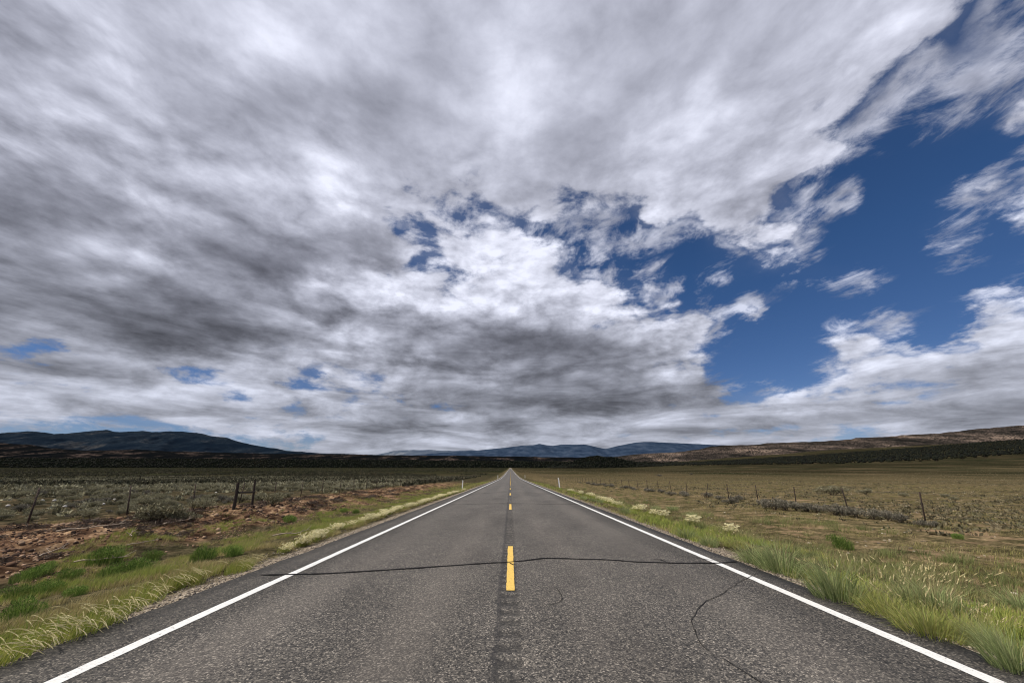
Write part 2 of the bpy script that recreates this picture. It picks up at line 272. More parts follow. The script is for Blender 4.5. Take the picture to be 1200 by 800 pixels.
def ground_at(px, py):                           # where a sight line meets the ground
    d = photo_ray(px, py).normalized()
    t0, t = 1.0, 1.0
    while t < 4000:
        p = d * t
        if CAM_H + p.z < float(terrain(p.x, p.y)): break
        t0 = t; t *= 1.02
    for _ in range(24):
        q = (t0 + t) / 2; p = d * q
        if CAM_H + p.z < float(terrain(p.x, p.y)): t = q
        else: t0 = q
    p = d * t
    return Vector((p.x, p.y, float(terrain(p.x, p.y))))

def road_at(px, py):
    d = photo_ray(px, py).normalized(); t0, t = 1.0, 1.0
    while CAM_H + (d * t).z > float(road_z((d * t).y)) and t < 3000: t0 = t; t *= 1.02
    for _ in range(24):
        q = (t0 + t) / 2
        if CAM_H + (d * q).z < float(road_z((d * q).y)): t = q
        else: t0 = q
    return Vector(((d * t).x, (d * t).y))

# ---------------------------------------------------------------- object helpers
def mesh_np(name, V, faces, cols=None, smooth=False):
    """faces: list of (n,k) integer arrays"""
    me = bpy.data.meshes.new(name)
    V = np.asarray(V, np.float32)
    me.vertices.add(len(V)); me.vertices.foreach_set('co', V.ravel())
    li = np.concatenate([f.ravel() for f in faces]).astype(np.int32)
    lt = np.concatenate([np.full(len(f), f.shape[1]) for f in faces]).astype(np.int32)
    ls = np.concatenate([[0], np.cumsum(lt)[:-1]]).astype(np.int32)
    me.loops.add(len(li)); me.loops.foreach_set('vertex_index', li)
    me.polygons.add(len(lt)); me.polygons.foreach_set('loop_start', ls); me.polygons.foreach_set('loop_total', lt)
    if smooth: me.polygons.foreach_set('use_smooth', np.ones(len(lt), bool))
    if cols is not None:
        a = me.color_attributes.new('tone', 'FLOAT_COLOR', 'POINT')
        c = np.ones((len(V), 4), np.float32); c[:, :3] = cols
        a.data.foreach_set('color', c.ravel())
    me.update(calc_edges=True)
    return me

def link(name, me, mat=None, parent=None, loc=None):
    o = bpy.data.objects.new(name, me); col.objects.link(o)
    if mat is not None and not me.materials: me.materials.append(mat)
    if parent is not None: o.parent = parent
    if loc is not None: o.location = loc
    return o

def tag(o, label, cat, group=None, kind=None):
    o['label'] = label; o['category'] = cat
    if group: o['group'] = group
    if kind: o['kind'] = kind
    return o

def structure(name, me, mat):
    o = link(name, me, mat); o['kind'] = 'structure'; return o

def empty(name, loc, label, cat, group=None, rz=0.0):
    o = bpy.data.objects.new(name, None); col.objects.link(o)
    o.location = loc; o.rotation_euler = (0, 0, rz); o.empty_display_size = 0.2
    return tag(o, label, cat, group)

def copy_tree(o, parent=None):
    c = o.copy(); col.objects.link(c)
    if parent is not None: c.parent = parent
    for ch in list(o.children): copy_tree(ch, c)
    return c

def grid_mesh(name, xs, ys, zf, smooth=True):
    X, Y = np.meshgrid(xs, ys)
    Z = zf(X, Y)
    V = np.stack([X.ravel(), Y.ravel(), Z.ravel()], 1)
    nx, ny = len(xs), len(ys)
    i = (np.arange(ny - 1)[:, None] * nx + np.arange(nx - 1)[None]).ravel()
    F = np.stack([i, i + 1, i + nx + 1, i + nx], 1)
    return mesh_np(name, V, [F], smooth=smooth)

def ramp_axis(start, step, grow, end):
    a = [start]; s = step
    while a[-1] < end: a.append(a[-1] + s); s *= grow
    return a

# ---------------------------------------------------------------- materials
class MT:
    def __init__(self, name, rough=0.9, spec=0.2):
        self.m = bpy.data.materials.new(name); self.m.use_nodes = True
        self.nt = self.m.node_tree; self.N = self.nt.nodes; self.L = self.nt.links
        self.b = self.N['Principled BSDF']
        self.b.inputs['Roughness'].default_value = rough
        self.b.inputs['Specular IOR Level'].default_value = spec
        self._geo = None
    def nd(self, t, **kw):
        n = self.N.new(t)
        for k, v in kw.items(): setattr(n, k, v)
        return n
    def put(self, s, v):
        if hasattr(v, 'is_output'): self.L.new(v, s)
        else: s.default_value = v
    def pos(self):
        if not self._geo: self._geo = self.nd('ShaderNodeNewGeometry')
        return self._geo.outputs['Position']
    def math(self, op, a, b=None, c=None, clamp=False):
        n = self.nd('ShaderNodeMath', operation=op, use_clamp=clamp)
        self.put(n.inputs[0], a)
        if b is not None: self.put(n.inputs[1], b)
        if c is not None: self.put(n.inputs[2], c)
        return n.outputs[0]
    def noise(self, scale, detail=5, rough=0.55, vec=None, dist=0.0):
        n = self.nd('ShaderNodeTexNoise'); self.L.new(vec or self.pos(), n.inputs['Vector'])
        n.inputs['Scale'].default_value = scale; n.inputs['Detail'].default_value = detail
        n.inputs['Roughness'].default_value = rough; n.inputs['Distortion'].default_value = dist
        return n.outputs[0]
    def scaled(self, s):
        n = self.nd('ShaderNodeVectorMath', operation='MULTIPLY'); self.L.new(self.pos(), n.inputs[0]); n.inputs[1].default_value = s
        return n.outputs[0]
    def voro(self, scale, out='Color', vec=None, feature='F1'):
        n = self.nd('ShaderNodeTexVoronoi', feature=feature); self.L.new(vec or self.pos(), n.inputs['Vector'])
        n.inputs['Scale'].default_value = scale
        return n.outputs[out]
    def ramp(self, fac, stops, interp='LINEAR'):
        r = self.nd('ShaderNodeValToRGB'); cr = r.color_ramp; cr.interpolation = interp
        self.put(r.inputs[0], fac)
        for i, (p, c) in enumerate(stops):
            if not isinstance(c, tuple): c = (c, c, c)
            e = cr.elements[0] if i == 0 else (cr.elements[-1] if i == len(stops) - 1 else cr.elements.new(p))
            e.position = p; e.color = c + (1,)
        return r.outputs[0]
    def mix(self, f, a, b, blend='MIX'):
        n = self.nd('ShaderNodeMix', data_type='RGBA', blend_type=blend)
        def c(v): return v + (1,) if isinstance(v, tuple) and len(v) == 3 else v
        self.put(n.inputs[0], f); self.put(n.inputs[6], c(a)); self.put(n.inputs[7], c(b))
        return n.outputs[2]
    def rng(self, v, a, b, c=0.0, d=1.0, smooth=True):
        n = self.nd('ShaderNodeMapRange', interpolation_type='SMOOTHSTEP' if smooth else 'LINEAR')
        self.put(n.inputs[0], v)
        for i, q in enumerate((a, b, c, d)): n.inputs[i + 1].default_value = q
        return n.outputs[0]
    def sep(self):
        s = self.nd('ShaderNodeSeparateXYZ'); self.L.new(self.pos(), s.inputs[0]); return s.outputs
    def color(self, c): self.put(self.b.inputs['Base Color'], c if hasattr(c, 'is_output') else c + (1,))
    def bump(self, h, strength=0.3, dist=0.01):
        n = self.nd('ShaderNodeBump'); self.put(n.inputs['Height'], h)
        n.inputs['Strength'].default_value = strength; n.inputs['Distance'].default_value = dist
        self.L.new(n.outputs[0], self.b.inputs['Normal'])
    def tone(self):
        a = self.nd('ShaderNodeAttribute'); a.attribute_name = 'tone'; return a.outputs['Color']

def ground_material():
    t = MT('valley_ground', 1.0, 0.0)
    x, y, z = t.sep()
    ax = t.math('ABSOLUTE', x)
    wob = t.math('MULTIPLY', t.math('SUBTRACT', t.noise(0.45, 4), 0.5), 5.0)
    wob2 = t.math('MULTIPLY', t.math('SUBTRACT', t.noise(2.5, 4), 0.5), 0.7)
    fine = t.noise(9.0, 6, 0.65)
    mid = t.noise(1.3, 5, 0.6)
    big = t.noise(0.02, 4, 0.55, vec=t.scaled((1, 0.55, 1)))
    streak = t.noise(0.020, 7, 0.68, vec=t.scaled((0.6, 0.5, 1)))
    shr = t.voro(0.8, 'Distance')
    # field ground
    fl = t.ramp(mid, [(0.35, (0.022, 0.022, 0.012)), (0.52, (0.055, 0.047, 0.028)), (0.68, (0.15, 0.11, 0.068))])
    fr = t.ramp(mid, [(0.32, (0.045, 0.042, 0.020)), (0.5, (0.115, 0.092, 0.048)), (0.68, (0.25, 0.185, 0.105))])
    isr = t.rng(x, -2, 2)
    near = t.mix(isr, fl, fr)
    spk = t.ramp(fine, [(0.34, 0.30), (0.5, 0.95), (0.64, 1.65)])
    near = t.mix(1.0, near, spk, 'MULTIPLY')
    farL = t.ramp(streak, [(0.36, (0.015, 0.018, 0.009)), (0.48, (0.028, 0.029, 0.015)), (0.58, (0.046, 0.039, 0.021)), (0.7, (0.075, 0.06, 0.035))])  # far ground palette kept dark: cloud shadow is painted into it
    farR = t.ramp(streak, [(0.36, (0.018, 0.020, 0.010)), (0.47, (0.040, 0.036, 0.019)), (0.57, (0.066, 0.052, 0.029)), (0.68, (0.12, 0.09, 0.052))])
    far = t.mix(isr, farL, farR)
    sp2 = t.ramp(t.noise(0.35, 6, 0.7), [(0.35, 0.55), (0.5, 1.0), (0.65, 1.3)])
    far = t.mix(1.0, far, sp2, 'MULTIPLY')
    vf = t.ramp(t.noise(0.006, 5, 0.6, vec=t.scaled((.5, .5, 1))), [(0.4, 0.6), (0.6, 1.2)])
    far = t.mix(t.rng(y, 150, 500), far, t.mix(1.0, far, vf, 'MULTIPLY'))
    far = t.mix(t.rng(y, 250, 900, 0.0, 0.35), far, (0.012, 0.014, 0.008))  # deepens the painted cloud shadow with distance
    field = t.mix(t.rng(t.math('ADD', y, t.math('MULTIPLY', ax, 0.4)), 30, 420, smooth=False), near, far)
    # verge soil
    verge = t.ramp(fine, [(0.32, (0.018, 0.018, 0.009)), (0.5, (0.066, 0.058, 0.030)), (0.68, (0.17, 0.135, 0.075))])
    verge = t.mix(1.0, verge, t.ramp(t.noise(1.1, 4, .6), [(.35, .6), (.6, 1.25)]), 'MULTIPLY')
    e = t.math('ADD', ax, wob2)
    c = t.mix(t.rng(t.math('ADD', ax, wob), 7, 11), verge, field)
    # bare red earth left
    dirtc = t.ramp(t.noise(2.0, 6, 0.65), [(0.36, (0.045, 0.028, 0.020)), (0.46, (0.12, 0.070, 0.045)), (0.56, (0.25, 0.16, 0.095)), (0.66, (0.43, 0.30, 0.19))])
    dl = t.math('MULTIPLY', t.rng(t.math('ADD', x, wob), -19.5, -17.2), t.rng(t.math('ADD', x, wob), -9.6, -11.0))
    dl = t.math('MULTIPLY', dl, t.rng(y, 110, 70))
    drk = t.ramp(t.noise(0.55, 5, 0.65), [(0.40, 0.35), (0.52, 1.0)])
    dirtc = t.mix(1.0, dirtc, drk, 'MULTIPLY')
    c = t.mix(dl, c, dirtc)
    # patches of bare pale earth on the right
    pr = t.math('MULTIPLY', t.rng(t.noise(0.6, 4, 0.6), 0.56, 0.66), t.math('MULTIPLY', t.rng(x, 5.5, 8), t.rng(x, 40, 20)))
    c = t.mix(t.math('MULTIPLY', pr, 0.6), c, (0.30, 0.20, 0.125))
    # gravel beside the asphalt
    gv = t.voro(55, 'Color')
    sg = t.nd('ShaderNodeSeparateColor'); t.L.new(gv, sg.inputs[0])
    gravel = t.ramp(sg.outputs[0], [(0.0, (0.08, 0.066, 0.05)), (0.5, (0.24, 0.195, 0.145)), (0.85, (0.38, 0.32, 0.25)), (1.0, (0.55, 0.49, 0.41))])
    c = t.mix(t.rng(e, 5.0, 4.6), c, gravel)
    t.color(c)
    t.bump(t.math('ADD', fine, t.math('MULTIPLY', sg.outputs[0], 0.25)), 0.8, 0.05)
    return t.m

def asphalt_material():
    t = MT('chip_seal_asphalt', 0.85, 0.3)
    x, y, z = t.sep()
    s1 = t.nd('ShaderNodeSeparateColor'); t.L.new(t.voro(78, 'Color'), s1.inputs[0])
    s2 = t.nd('ShaderNodeSeparateColor'); t.L.new(t.voro(44, 'Color'), s2.inputs[0])
    d1 = t.voro(80, 'Distance')
    chip = t.ramp(s1.outputs[0], [(0.0, (0.012, 0.012, 0.012)), (0.4, (0.046, 0.043, 0.041)), (0.7, (0.105, 0.096, 0.085)), (0.90, (0.23, 0.205, 0.172)), (1.0, (0.46, 0.41, 0.35))])
    chip2 = t.ramp(s2.outputs[1], [(0.0, (0.018, 0.017, 0.017)), (0.5, (0.072, 0.066, 0.060)), (1.0, (0.20, 0.178, 0.15))])
    c = t.mix(0.36, chip, chip2)
    gap = t.rng(d1, 0.45, 0.85, 1.0, 0.6)
    c = t.mix(1.0, c, gap, 'MULTIPLY')
    # far away the chips average out
    flat = (0.094, 0.087, 0.079)
    c = t.mix(t.rng(y, 6, 40, 0.0, 0.7), c, flat)
    # mottling, wheel paths, darker edge strips
    mot = t.ramp(t.noise(0.9, 6, 0.6, vec=t.scaled((1, 0.45, 1))), [(0.32, 0.78), (0.5, 1.0), (0.68, 1.18)])
    c = t.mix(1.0, c, mot, 'MULTIPLY')
    ax = t.math('ABSOLUTE', x)
    wn = t.math('MULTIPLY', t.math('SUBTRACT', t.noise(3, 3), 0.5), 0.12)
    axw = t.math('ADD', ax, wn)
    lane = t.math('ABSOLUTE', t.math('SUBTRACT', ax, 1.85))
    tracks = t.math('MULTIPLY', t.rng(t.math('ABSOLUTE', t.math('SUBTRACT', lane, 0.85)), 0.55, 0.1), t.rng(t.noise(0.7, 5, 0.6, vec=t.scaled((1, .12, 1))), 0.35, 0.65, 0.03, 0.26))
    c = t.mix(tracks, c, (0.17, 0.15, 0.13))
    edge = t.rng(axw, 2.95, 3.5, 1.0, 0.70)
    c = t.mix(1.0, c, edge, 'MULTIPLY')
    edge2 = t.rng(axw, 3.95, 4.15, 1.0, 0.55)
    c = t.mix(1.0, c, edge2, 'MULTIPLY')
    # old drips and stains
    stn = t.math('MULTIPLY', t.rng(t.noise(2.1, 3, 0.5, vec=t.scaled((1, .6, 1))), 0.66, 0.74), t.rng(lane, 1.3, 0.2))
    c = t.mix(t.math('MULTIPLY', stn, 0.55), c, (0.03, 0.028, 0.026))
    # dark seam just left of the centre line
    xw = t.math('ADD', x, t.math('MULTIPLY', t.math('SUBTRACT', t.noise(1.2, 4), 0.5), 0.08))
    seam = t.math('MULTIPLY', t.rng(xw, -0.185, -0.145), t.rng(xw, -0.10, -0.12))
    c = t.mix(t.math('MULTIPLY', seam, 0.52), c, (0.022, 0.021, 0.022))
    cs = t.math('MULTIPLY', t.rng(xw, -0.14, -0.10), t.rng(xw, 0.13, 0.09))
    # rumble-strip grooves, 30 cm apart
    wy = t.math('ADD', y, t.math('MULTIPLY', t.math('SUBTRACT', t.noise(14, 2), 0.5), 0.03))
    sw = t.math('ABSOLUTE', t.math('SUBTRACT', t.math('FRACT', t.math('DIVIDE', wy, 0.30)), 0.5))
    gro = t.math('MULTIPLY', t.rng(sw, 0.28, 0.22), cs)
    c = t.mix(t.math('MULTIPLY', cs, 0.10), c, (0.05, 0.047, 0.044))
    c = t.mix(t.math('MULTIPLY', gro, 0.56), c, (0.022, 0.021, 0.020))
    t.color(c)
    t.bump(t.math('SUBTRACT', s1.outputs[0], d1), 0.55, 0.004)
    return t.m

def paint_material(name, colr, wear=0.5):
    t = MT(name, 0.6, 0.3)
    n = t.noise(24, 6, 0.7)
    s = t.nd('ShaderNodeSeparateColor'); t.L.new(t.voro(95, 'Color'), s.inputs[0])
    shade = t.ramp(t.math('ADD', t.math('MULTIPLY', n, 0.8), t.math('MULTIPLY', s.outputs[0], 0.2)), [(0.3, 0.72), (0.5, 0.95), (0.7, 1.0)])
    c = t.mix(1.0, colr, shade, 'MULTIPLY')
    w = t.rng(t.math('ADD', t.math('MULTIPLY', n, 0.7), t.math('MULTIPLY', s.outputs[1], 0.3)), 0.31 + wear * .03, 0.26 + wear * .03)
    c = t.mix(w, c, (0.05, 0.045, 0.04))
    t.color(c); t.bump(s.outputs[0], 0.4, 0.003)
    return t.m

M_ground = ground_material()
M_asph = asphalt_material()
M_white = paint_material('white_road_paint', (0.72, 0.72, 0.70), 0.35)
M_yellow = paint_material('yellow_road_paint', (0.72, 0.48, 0.11), 1.2)
tt = MT('crack_sealant', 0.8, 0.1); tt.color(tt.ramp(tt.noise(20, 3), [(0.3, (0.004, 0.004, 0.004)), (0.7, (0.010, 0.009, 0.009))])); M_seal = tt.m

tt = MT('hairline_crack', 0.9, 0.1); tt.color(tt.ramp(tt.noise(9, 4), [(0.35, (0.010, 0.009, 0.009)), (0.6, (0.045, 0.042, 0.038))])); M_hair = tt.m
# ---------------------------------------------------------------- ground sheet
half = ramp_axis(0, 0.22, 1.0, 4.4) + []
h2 = ramp_axis(half[-1] + 0.2, 0.2, 1.0, 20)
h3 = ramp_axis(h2[-1] + 0.3, 0.3, 1.09, 60000)
pos_x = [0, 1.5, 3.0, 3.8] + h2[0:0] + [4.0 + 0.2 * k for k in range(80)] + h3
xs = np.array(sorted([-v for v in pos_x if v > 0] + pos_x))
ysg = np.array([-400, -200, -100, -50, -25, -12, -6, -3, 0] + ramp_axis(0.2, 0.2, 1.0, 40)[0:] + ramp_axis(40.6, 0.3, 1.035, 90000))
structure('ground', grid_mesh('ground', xs, ysg, terrain), M_ground)

# ---------------------------------------------------------------- road
ry = np.array([-40, -20, -10, -5, -2, 0] + [0.05 * k for k in range(1, 500)] + ramp_axis(25.3, 0.3, 1.03, 1500))
rx = np.array([-4.36, -4.27, -4.265, -3.7, -3, -2, -1, -0.5, -0.2, -0.125, -0.10, -0.05, 0, 0.05, 0.10, 0.125, 0.2, 0.5, 1, 2, 3, 3.9, 4.215, 4.22, 4.5])
def road_surface(X, Y):
    z = road_z(Y) + 0.004
    edge_n = 0.0
    z = np.where(X < -4.268, z - 0.028 - 0.09 * (-4.268 - X) / 0.09, z)
    z = np.where(X > 4.218, z - 0.028 - 0.07 * (X - 4.218) / 0.28, z)
    gx = sstep(0.125, 0.10, np.abs(X)) if False else np.clip((0.125 - np.abs(X)) / 0.025, 0, 1)
    ph = np.abs((Y / 0.30) % 1.0 - 0.5)
    g = 0.013 * gx * np.clip((0.30 - ph) / 0.12, 0, 1) * (Y < 25) * (Y > 0)
    return z - g
def road_mesh():
    X, Y = np.meshgrid(rx, ry)
    Z = road_surface(X, Y)
    wig = 0.05 * (fbm(Y / 1.1, Y * 0 + 3, 3, 41) - 0.5) * 2
    X2 = X + np.where(X < -4.2, wig, 0) + np.where(X > 4.2, -wig * .9, 0)
    V = np.stack([X2.ravel(), Y.ravel(), Z.ravel()], 1)
    nx, ny = len(rx), len(ry)
    i = (np.arange(ny - 1)[:, None] * nx + np.arange(nx - 1)[None]).ravel()
    return mesh_np('road', V, [np.stack([i, i + 1, i + nx + 1, i + nx], 1)])
structure('road', road_mesh(), M_asph)

def strip_mesh(name, x0, x1, y0, y1, lift=0.008, jag=0.007):
    yy = np.array([y for y in ([y0] + [v for v in ramp_axis(max(y0, 0.0) + 0.08, 0.08, 1.012, 60) if v < y1] + (ramp_axis(61, 1.5, 1.03, 1500) if y1 > 100 else []) + [y1]) if y <= y1])
    yy = np.unique(yy)
    a = x0 + jag * (fbm(yy * 9, yy * 0, 2, 3) - .5) * 2; b = x1 + jag * (fbm(yy * 9, yy * 0 + 9, 2, 4) - .5) * 2
    z = road_z(yy) + lift
    if y1 - y0 < 10: z = z - 0.0
    V = np.concatenate([np.stack([a, yy, z], 1), np.stack([b, yy, z], 1)])
    n = len(yy); i = np.arange(n - 1)
    return mesh_np(name, V, [np.stack([i, i + n, i + n + 1, i + 1], 1)])
structure('edge_line', strip_mesh('edge_line', -3.60, -3.47, -20, 1400), M_white)
structure('edge_line', strip_mesh('edge_line', 3.70, 3.83, -20, 1400), M_white)
DASH0 = road_at(598, 692)[1]; DASH_L = road_at(598, 640)[1] - DASH0; DASH_P = road_at(598, 597)[1] - DASH0
k = 0
while True:
    y0 = DASH0 + DASH_P * k
    if y0 > 420: break
    if k == 0 or True:
        structure('centre_dash', strip_mesh('centre_dash', -0.052, 0.062, y0, y0 + DASH_L, 0.008), M_yellow)
    k += 1

def ribbon(name, pts, width, mat, lift=0.0125, jitter=0.012, seed=1):
    P = [Vector((p[0], p[1])) for p in pts]
    out = []
    for a, b in zip(P[:-1], P[1:]):
        n = max(2, int((b - a).length / 0.05))
        for i in range(n): out.append(a.lerp(b, i / n))
    out.append(P[-1])
    # smooth
    for _ in range(6): out = [out[0]] + [(out[i - 1] + out[i] * 2 + out[i + 1]) / 4 for i in range(1, len(out) - 1)] + [out[-1]]
    A = np.array([[p.x, p.y] for p in out]); n = len(A)
    s = np.arange(n) * 0.05
    j = (fbm(s / 0.25, s * 0, 3, seed) - .5) * 2 * jitter
    d = np.gradient(A, axis=0); d /= np.linalg.norm(d, axis=1)[:, None] + 1e-9
    nrm = np.stack([-d[:, 1], d[:, 0]], 1)
    A = A + nrm * j[:, None]
    w = width * (0.45 + 1.0 * fbm(s / 0.12, s * 0 + 5, 3, seed + 9)) / 2
    w[:3] *= np.array([.2, .5, .8]); w[-3:] *= np.array([.8, .5, .2])
    L_ = A + nrm * w[:, None]; R_ = A - nrm * w[:, None]
    V = np.concatenate([np.column_stack([L_, road_z(L_[:, 1]) + lift]), np.column_stack([R_, road_z(R_[:, 1]) + lift])])
    i = np.arange(n - 1)
    return structure(name, mesh_np(name, V, [np.stack([i + n, i + n + 1, i + 1, i], 1)]), mat)

def crack(pxs, width, seed=1, jitter=0.012):
    return ribbon('sealed_crack', [road_at(*p) for p in pxs], width, M_seal if width > .02 else M_hair, jitter=jitter, seed=seed)
crack([(303, 674), (335, 673.5), (380, 672.5), (440, 669), (500, 665), (550, 661.5), (580, 659.5), (596, 659), (612, 657.5), (640, 654), (672, 655), (710, 656), (745, 658.5), (790, 660), (845, 660), (866, 658)], 0.060, 3)
crack([(597, 659.5), (602, 662.5)], 0.05, 5, 0)
crack([(762, 655), (774, 655.5), (781, 659)], 0.028, 7)
crack([(790, 651), (812, 652.5), (840, 658)], 0.018, 8)
crack([(888, 671), (876, 677.5), (862, 685), (848, 696), (830, 704), (816, 714), (811, 727), (812, 739), (817, 748), (822, 756), (829, 763), (838, 768)], 0.010, 11, 0.02)
crack([(836, 767), (856, 777), (872, 788), (892, 799), (905, 812)], 0.012, 13, 0.02)
crack([(650, 688), (656, 695), (661, 702), (656, 707), (645, 709.5), (636, 711)], 0.011, 15, 0.02)
crack([(524, 591), (560, 590.4), (598, 589.6), (640, 590.5), (682, 590.8)], 0.07, 19, 0.05)
crack([(545, 578.2), (598, 577.2), (651, 578.4)], 0.08, 23, 0.05)
crack([(560, 571.5), (636, 571.5)], 0.09, 24, 0.05)

# ---------------------------------------------------------------- far hills
def hill_material(name, dark, mid_, light, bias=0.5, dots=0.0, dotscale=0.05, sc_=0.002, strata=0.0):
    t = MT(name, 1.0, 0.0)
    n = t.noise(sc_, 8, 0.62, vec=t.scaled((1, 0.5, 2.5)))
    c = t.ramp(n, [(bias - 0.14, dark), (bias, mid_), (bias + 0.16, light)])
    if dots:
        d = t.voro(dotscale, 'Distance', vec=t.scaled((1, 0.6, 1.6)))
        dn = t.noise(sc_ * 6, 4, 0.6)
        th = t.rng(dn, 0.3, 0.7, 0.30, 0.68)
        c = t.mix(t.math('MULTIPLY', t.math('LESS_THAN', d, th), dots), c, dark)
    if strata:
        x, y, z = t.sep()
        zz = t.math('ADD', z, t.math('MULTIPLY', t.noise(0.002, 4), 60))
        s = t.math('FRACT', t.math('DIVIDE', zz, strata))
        c = t.mix(t.math('MULTIPLY', t.rng(s, 0.82, 0.9), 0.5), c, dark)
    t.color(c)
    return t.m

def ridge(name, prof, Y, front, foot_z, mat, relief, wl, back=0.5, step=2.0, rows=26, crest_j=0.0, power=1.0, seed=1):
    P = np.array(prof, float)
    pxs = np.arange(P[0, 0], P[-1, 0] + step, step)
    pys = np.interp(pxs, P[:, 0], P[:, 1])
    crest = np.array([list(at(float(a), float(b), Y)) for a, b in zip(pxs, pys)])
    X = crest[:, 0]; H = crest[:, 2]
    k = crest_j * Y / FPX
    H = H + k * (fbm(X / (wl * 0.35), X * 0, 4, seed + 3) - 0.5) * 2
    t = np.linspace(0, 1, rows)
    tb = np.linspace(1, 2, 6)[1:]
    V = []
    for s in np.concatenate([t, tb]):
        if s <= 1:
            y = Y - front * (1 - s); sh = s ** power
        else:
            y = Y + front * back * (s - 1); sh = 1 - (s - 1) ** 1.3
        z = foot_z + (H - foot_z) * sh
        g = 1 - np.abs(2 * fbm(X / wl + s * 0.6, y / wl * 0.6 + X * 0, 5, seed, 0.55) - 1)
        env = min(s, 1) * max(0, (1 - s)) * 4 if s <= 1 else 0.3
        z = z + relief * (g - 0.75) * env
        xx = X + relief * 0.7 * (fbm(X / wl * 1.4, y / wl + X * 0, 3, seed + 7) - .5) * (env)
        V.append(np.stack([xx, X * 0 + y, z], 1))
    V = np.array(V); nr, nx = V.shape[:2]
    i = (np.arange(nr - 1)[:, None] * nx + np.arange(nx - 1)[None]).ravel()
    F = np.stack([i, i + 1, i + nx + 1, i + nx], 1)
    structure(name, mesh_np(name, V.reshape(-1, 3), [F], smooth=True), mat)
    return V

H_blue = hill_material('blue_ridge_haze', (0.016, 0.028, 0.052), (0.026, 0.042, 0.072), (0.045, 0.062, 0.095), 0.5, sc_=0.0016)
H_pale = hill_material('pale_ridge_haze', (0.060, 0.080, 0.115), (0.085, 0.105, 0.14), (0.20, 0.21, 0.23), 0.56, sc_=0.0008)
H_left = hill_material('cloud_shaded_forest_mountain', (0.006, 0.011, 0.019), (0.014, 0.021, 0.030), (0.060, 0.058, 0.056), 0.55, 0.5, 0.02, sc_=0.0014)  # dark tones carry the cloud shadow lying on the mountain
H_foot = hill_material('cloud_shaded_brown_foothill', (0.003, 0.004, 0.005), (0.007, 0.007, 0.007), (0.075, 0.055, 0.046), 0.52, 0.8, 0.03, sc_=0.004)  # cloud shadow put into the foothill colours
H_mesa = hill_material('juniper_dotted_mesa', (0.010, 0.010, 0.009), (0.066, 0.052, 0.044), (0.22, 0.165, 0.13), 0.50, 0.92, 0.075, sc_=0.0022, strata=55)
H_wood = hill_material('woodland_floor', (0.003, 0.004, 0.003), (0.006, 0.006, 0.004), (0.05, 0.04, 0.03), 0.64, sc_=0.01)  # near-black base, cloud shadow over the wooded rise painted in

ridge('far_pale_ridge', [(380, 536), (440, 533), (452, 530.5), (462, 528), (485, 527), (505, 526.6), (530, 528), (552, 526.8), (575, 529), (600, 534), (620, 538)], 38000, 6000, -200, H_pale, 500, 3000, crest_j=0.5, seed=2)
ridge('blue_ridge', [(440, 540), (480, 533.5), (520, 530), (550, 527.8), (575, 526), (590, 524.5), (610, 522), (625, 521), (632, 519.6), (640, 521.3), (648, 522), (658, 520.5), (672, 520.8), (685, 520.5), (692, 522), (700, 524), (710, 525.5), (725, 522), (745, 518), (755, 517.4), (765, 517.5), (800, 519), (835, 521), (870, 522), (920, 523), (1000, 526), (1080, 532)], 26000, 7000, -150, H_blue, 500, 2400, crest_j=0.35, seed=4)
ridge('left_mountain', [(-700, 512), (-300, 506), (-120, 509), (-50, 512), (0, 511), (18, 507.5), (32, 505), (45, 505.5), (62, 508), (80, 509), (90, 507.5), (100, 505), (112, 504.2), (125, 503.5), (133, 505.5), (140, 505.8), (155, 505), (167, 504.5), (178, 506), (188, 506), (200, 505.2), (212, 505.5), (230, 507), (245, 510), (265, 512.5), (280, 517), (300, 521.5), (318, 524.5), (335, 527.5), (375, 531), (450, 533), (500, 537), (540, 545)], 9000, 3200, -20, H_left, 300, 600, crest_j=0.6, rows=60, seed=6)
ridge('left_foothill', [(-700, 520), (-300, 519), (0, 519), (35, 520.5), (60, 525), (100, 527.5), (160, 526.5), (200, 528.5), (300, 531), (450, 533), (520, 533.5), (600, 534.5), (660, 535.5), (700, 536), (735, 538), (775, 541)], 5600, 1800, -12, H_foot, 60, 260, crest_j=0.4, rows=34, seed=8)
ridge('right_mesa', [(615, 546), (650, 541), (690, 538.5), (722, 535), (740, 532.5), (765, 530.8), (800, 529), (820, 526.0), (835, 522.5), (850, 521.6), (880, 521.2), (890, 520), (900, 519), (960, 517), (998, 514.5), (1003, 513), (1050, 510.8), (1056, 509.8), (1100, 507.5), (1112, 506), (1150, 502), (1178, 499.8), (1190, 498.3), (1210, 498), (1300, 494), (1500, 488), (1900, 486)], 4800, 1700, 0, H_mesa, 75, 200, crest_j=0.5, rows=60, power=0.8, seed=10)
W1 = ridge('wooded_rise', [(-900, 536), (-300, 535.5), (0, 536), (200, 537), (400, 538.2), (600, 540), (700, 540.5), (740, 541), (900, 541.8), (1000, 541), (1100, 538)], 2800, 900, -9.5, H_wood, 10, 120, crest_j=0.5, rows=20, seed=12)
W2 = ridge('wooded_knoll', [(640, 548.5), (655, 546), (665, 542), (680, 537.5), (690, 534.3), (700, 533.3), (708, 535), (716, 534.8), (724, 536.5), (735, 539), (750, 543), (775, 547), (790, 548.5)], 2000, 350, -9.2, H_wood, 6, 60, step=1.0, crest_j=0.5, rows=14, seed=14)

